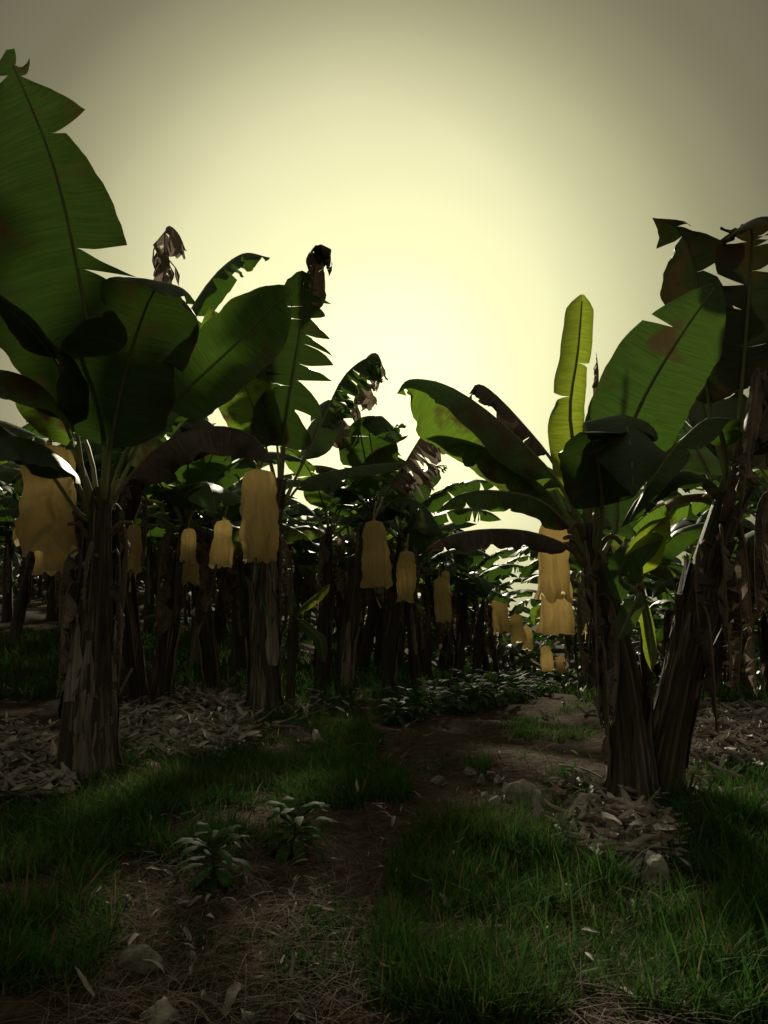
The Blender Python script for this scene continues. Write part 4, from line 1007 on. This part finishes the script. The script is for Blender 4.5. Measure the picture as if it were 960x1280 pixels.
rl = random.Random(9)
variants = []
for i in range(14):
    V, Fc, UV = curl_piece(i, rl.uniform(0.20, 0.46), rl.uniform(0.03, 0.07))
    me = bpy.data.meshes.new('fallen_leaf'); me.from_pydata([tuple(v) for v in V], [], Fc)
    me.polygons.foreach_set("use_smooth", [True] * len(me.polygons)); me.materials.append(M['litter']); variants.append(me)
def spot(e, rng):
    a, r = rng.uniform(0, 6.28), math.sqrt(rng.random())
    return gpt(e[0] + e[2] * r * math.cos(a), e[1] + e[3] * r * math.sin(a))
for e, cnt, lab in zones:
    for i in range(cnt):
        p = spot(e, rl)
        o = bpy.data.objects.new('fallen_leaf', rl.choice(variants)); COL.objects.link(o)
        o.location = p + Vector((0, 0, rl.uniform(0.02, 0.07))); o.rotation_euler = (rl.uniform(-.7, .7), rl.uniform(-.5, .5), rl.uniform(0, 6.28))
        s = rl.uniform(0.75, 1.4); o.scale = (s, s, s)
        tag(o, lab, 'dry leaf', 'curled dry banana leaves in the litter')
def litter_mass():
    rng = random.Random(10); V, Fc = [], []
    base = [curl_piece(50 + i, rng.uniform(0.12, 0.34), rng.uniform(0.015, 0.05)) for i in range(10)]
    def put(p, k_=1.0):
        lift = 0.09 * rng.random() ** 2; v, f, _ = rng.choice(base); o = len(V); a, b, s = rng.uniform(0, 6.28), rng.uniform(-.6, .6), k_ * rng.uniform(0.7, 1.4)
        ca, sa, cb, sb = math.cos(a), math.sin(a), math.cos(b), math.sin(b)
        for q in v:
            x, y, z = q.x * cb + q.z * sb, q.y, -q.x * sb + q.z * cb
            V.append((p.x + s * (x * ca - y * sa), p.y + s * (x * sa + y * ca), p.z + s * z + 0.015 + lift))
        Fc.extend(tuple(k + o for k in g) for g in f)
    for e, cnt, lab in zones:
        for i in range(cnt * 20): put(spot((e[0], e[1], e[2] * 1.25, e[3] * 1.15), rng))
    for i in range(1500):     # the banks along the rows, farther back
        y = rng.uniform(8, 26); k = rng.choice([-7.1, -4.3, -4.0, 0.7, 3.2, 5.8, -10.2]); x = k + 0.27 * y + rng.gauss(0, 0.55); put(Vector((x, y, tz(x, y))))
    for q in (gA, gB, gC, gE, gF):      # caught round the feet of the nearest trunks
        for i in range(60):
            a, r = rng.uniform(0, 6.28), rng.uniform(0.2, 0.65); put(Vector((q.x + r * math.cos(a), q.y + r * math.sin(a), tz(q.x, q.y))), rng.uniform(0.4, 0.9))
    for i in range(700):
        p = gpt(rng.uniform(100, 860), rng.uniform(865, 1280)); put(p, rng.uniform(0.12, 0.42))
    tag(mk('leaf_litter', V, Fc, M['litter']), 'scattered dry banana leaf scraps lying along the rows', kind='stuff')
litter_mass()

# ------------------------------------------------------------------ grass and straw
def blades(name, pts, hs, ws, rng, mat, label, lean=(0.2, 0.9), segs=3):
    n = len(pts); pts = np.array(pts); hs = np.array(hs)[:, None]; ws = np.array(ws)[:, None]
    az = rng.uniform(0, 2 * np.pi, n); ln = rng.uniform(*lean, n)[:, None]
    D = np.stack([np.cos(az), np.sin(az), np.zeros(n)], 1); az2 = az + np.pi / 2 + rng.normal(0, .5, n)
    S = np.stack([np.cos(az2), np.sin(az2), np.zeros(n)], 1)
    Vs = []
    for i in range(segs + 1):
        f = i / segs
        c = pts + D * hs * ln * f ** 1.8 + np.array([0, 0, 1.0]) * hs * (f - 0.35 * np.minimum(ln, 1.6) * f ** 2.2)
        if i == segs: Vs.append(c)
        else:
            w = ws * (1 - f ** 1.5) * 0.5
            Vs.append(c - S * w); Vs.append(c + S * w)
    k = 2 * segs + 1; V = np.stack(Vs, 1).reshape(-1, 3)
    tris = []
    for i in range(segs - 1):
        a = 2 * i; tris += [(a, a + 1, a + 3), (a, a + 3, a + 2)]
    a = 2 * (segs - 1); tris.append((a, a + 1, a + 2))
    T = (np.array(tris)[None] + (np.arange(n) * k)[:, None, None]).reshape(-1, 3)
    me = bpy.data.meshes.new(name); me.vertices.add(len(V)); me.vertices.foreach_set("co", V.astype(np.float32).ravel())
    me.loops.add(T.size); me.loops.foreach_set("vertex_index", T.astype(np.int32).ravel())
    me.polygons.add(len(T)); me.polygons.foreach_set("loop_start", np.arange(0, T.size, 3, dtype=np.int32))
    me.update(calc_edges=True)
    tag(link(name, me, mat), label, kind='stuff')

# patches: centre and size in the photo's ground (px), tuft density, height
patches = [((760, 1180, 260, 130), 4600, 0.21), ((640, 1090, 130, 70), 2300, 0.24), ((900, 1120, 140, 110), 1700, 0.24), ((600, 1240, 110, 60), 1200, 0.22), ((920, 1010, 90, 45), 900, 0.22),
           ((40, 1130, 95, 130), 1500, 0.20), ((190, 1020, 110, 50), 1600, 0.22), ((40, 1050, 90, 40), 450, 0.2),
           ((310, 930, 150, 50), 3400, 0.20), ((230, 975, 100, 36), 1900, 0.22), ((430, 990, 70, 36), 3000, 0.20), ((400, 885, 110, 22), 1300, 0.18), ((450, 870, 70, 14), 500, 0.18),
           ((690, 912, 50, 16), 420, 0.16), ((640, 970, 60, 20), 350, 0.2), ((700, 1000, 40, 30), 300, 0.22), ((730, 890, 30, 12), 200, 0.15), ((330, 1030, 70, 30), 350, 0.14), ((430, 1200, 70, 40), 160, 0.14), ((560, 930, 120, 50), 260, 0.10), ((300, 1150, 140, 110), 300, 0.10),
           ((40, 800, 60, 12), 900, 0.25), ((230, 800, 90, 8), 600, 0.3), ((560, 880, 40, 14), 160, 0.15)]
rg = random.Random(12); P_, H_, W_ = [], [], []
for e, cnt, h in patches:
    for i in range(cnt):
        p = spot((e[0], e[1], e[2] * 1.12, e[3] * 1.12), rg)
        if p.y > 45: continue
        q = proj(p)
        if q and rg.random() < 0.88 and any(((q[0] - a) / c) ** 2 + ((q[1] - b) / d) ** 2 < 1 for a, b, c, d in ((690, 1000, 95, 40), (775, 1062, 75, 42), (825, 1100, 35, 28), (560, 975, 50, 14))): continue
        if mnoise.noise(Vector((p.x * 1.4, p.y * 1.4, 7))) + 0.5 * mnoise.noise(Vector((p.x * 4.5, p.y * 4.5, 9))) < -0.16: continue
        hh = 0.72 * h * rg.uniform(0.5, 1.3) * (1 + 0.4 * mnoise.noise(Vector((p.x * 2.5, p.y * 2.5, 1))))
        for b in range(rg.randint(4, 9)):
            x, y = p.x + rg.gauss(0, 0.035), p.y + rg.gauss(0, 0.035)
            P_.append((x, y, p.z - 0.01)); H_.append(hh * rg.uniform(0.4, 1.1) * (1.7 if rg.random() < 0.06 else 1)); W_.append(rg.uniform(0.005, 0.013) * (2.4 if rg.random() < 0.06 else 1))
blades('grass', P_, H_, W_, np.random.default_rng(1), M['grass'], 'rough green grass growing in patches over the plantation floor')
P_, H_, W_ = [], [], []
for i in range(42000):      # undergrowth along the shaded rows farther back
    y = 13 + 33 * rg.random() ** 1.3; x = rg.uniform(-14, 15) + 0.15 * y
    if -3.6 + 0.27 * y < x < -0.3 + 0.27 * y and y < 22: continue
    if mnoise.noise(Vector((x * 0.5, y * 0.5, 2))) < -0.38: continue
    P_.append((x, y, tz(x, y) - 0.02)); H_.append(rg.uniform(0.15, 0.5)); W_.append(rg.uniform(0.02, 0.06))
blades('undergrowth', P_, H_, W_, np.random.default_rng(3), M['grass'], 'low weedy undergrowth between the far trunks', segs=2)
P_, H_, W_ = [], [], []
for i in range(6500):
    p = gpt(rg.uniform(60, 860), 870 + 420 * rg.random() ** 0.8)
    P_.append((p.x, p.y, p.z + 0.004)); H_.append(rg.uniform(0.04, 0.16)); W_.append(rg.uniform(0.002, 0.006))
blades('dry_straw', P_, H_, W_, np.random.default_rng(2), M['straw'], 'dead straw and grass stems scattered over the bare soil', lean=(1.5, 3.5))
def sticks():
    rng = random.Random(20); 
    for i, (x0, y0, x1, y1, lab) in enumerate([(700, 960, 765, 985, 'pale thin stick lying on the soil left of the right trunks'), (690, 1040, 790, 1052, 'dark stick lying across the litter below the right trunks'),
                                               (655, 1055, 740, 1085, 'dead stalk lying in the grass under the stone heap')]):
        a, b = gpt(x0, y0), gpt(x1, y1); m_ = (a + b) / 2 + Vector((0.02, 0.03, 0.05))
        C = Curve([a + Vector((0, 0, .02)) - a, m_ - a, b + Vector((0, 0, .03)) - a], Vector((0, 0.2, 1)), n=14)
        V, Fc = tube_geo(C, 0, 1, 0.014, 0.006, n=9, k=6)
        o = mk('stick', V, Fc, M['rib_dry']); o.location = a; tag(o, lab, 'stick', 'dead sticks on the ground')
sticks()
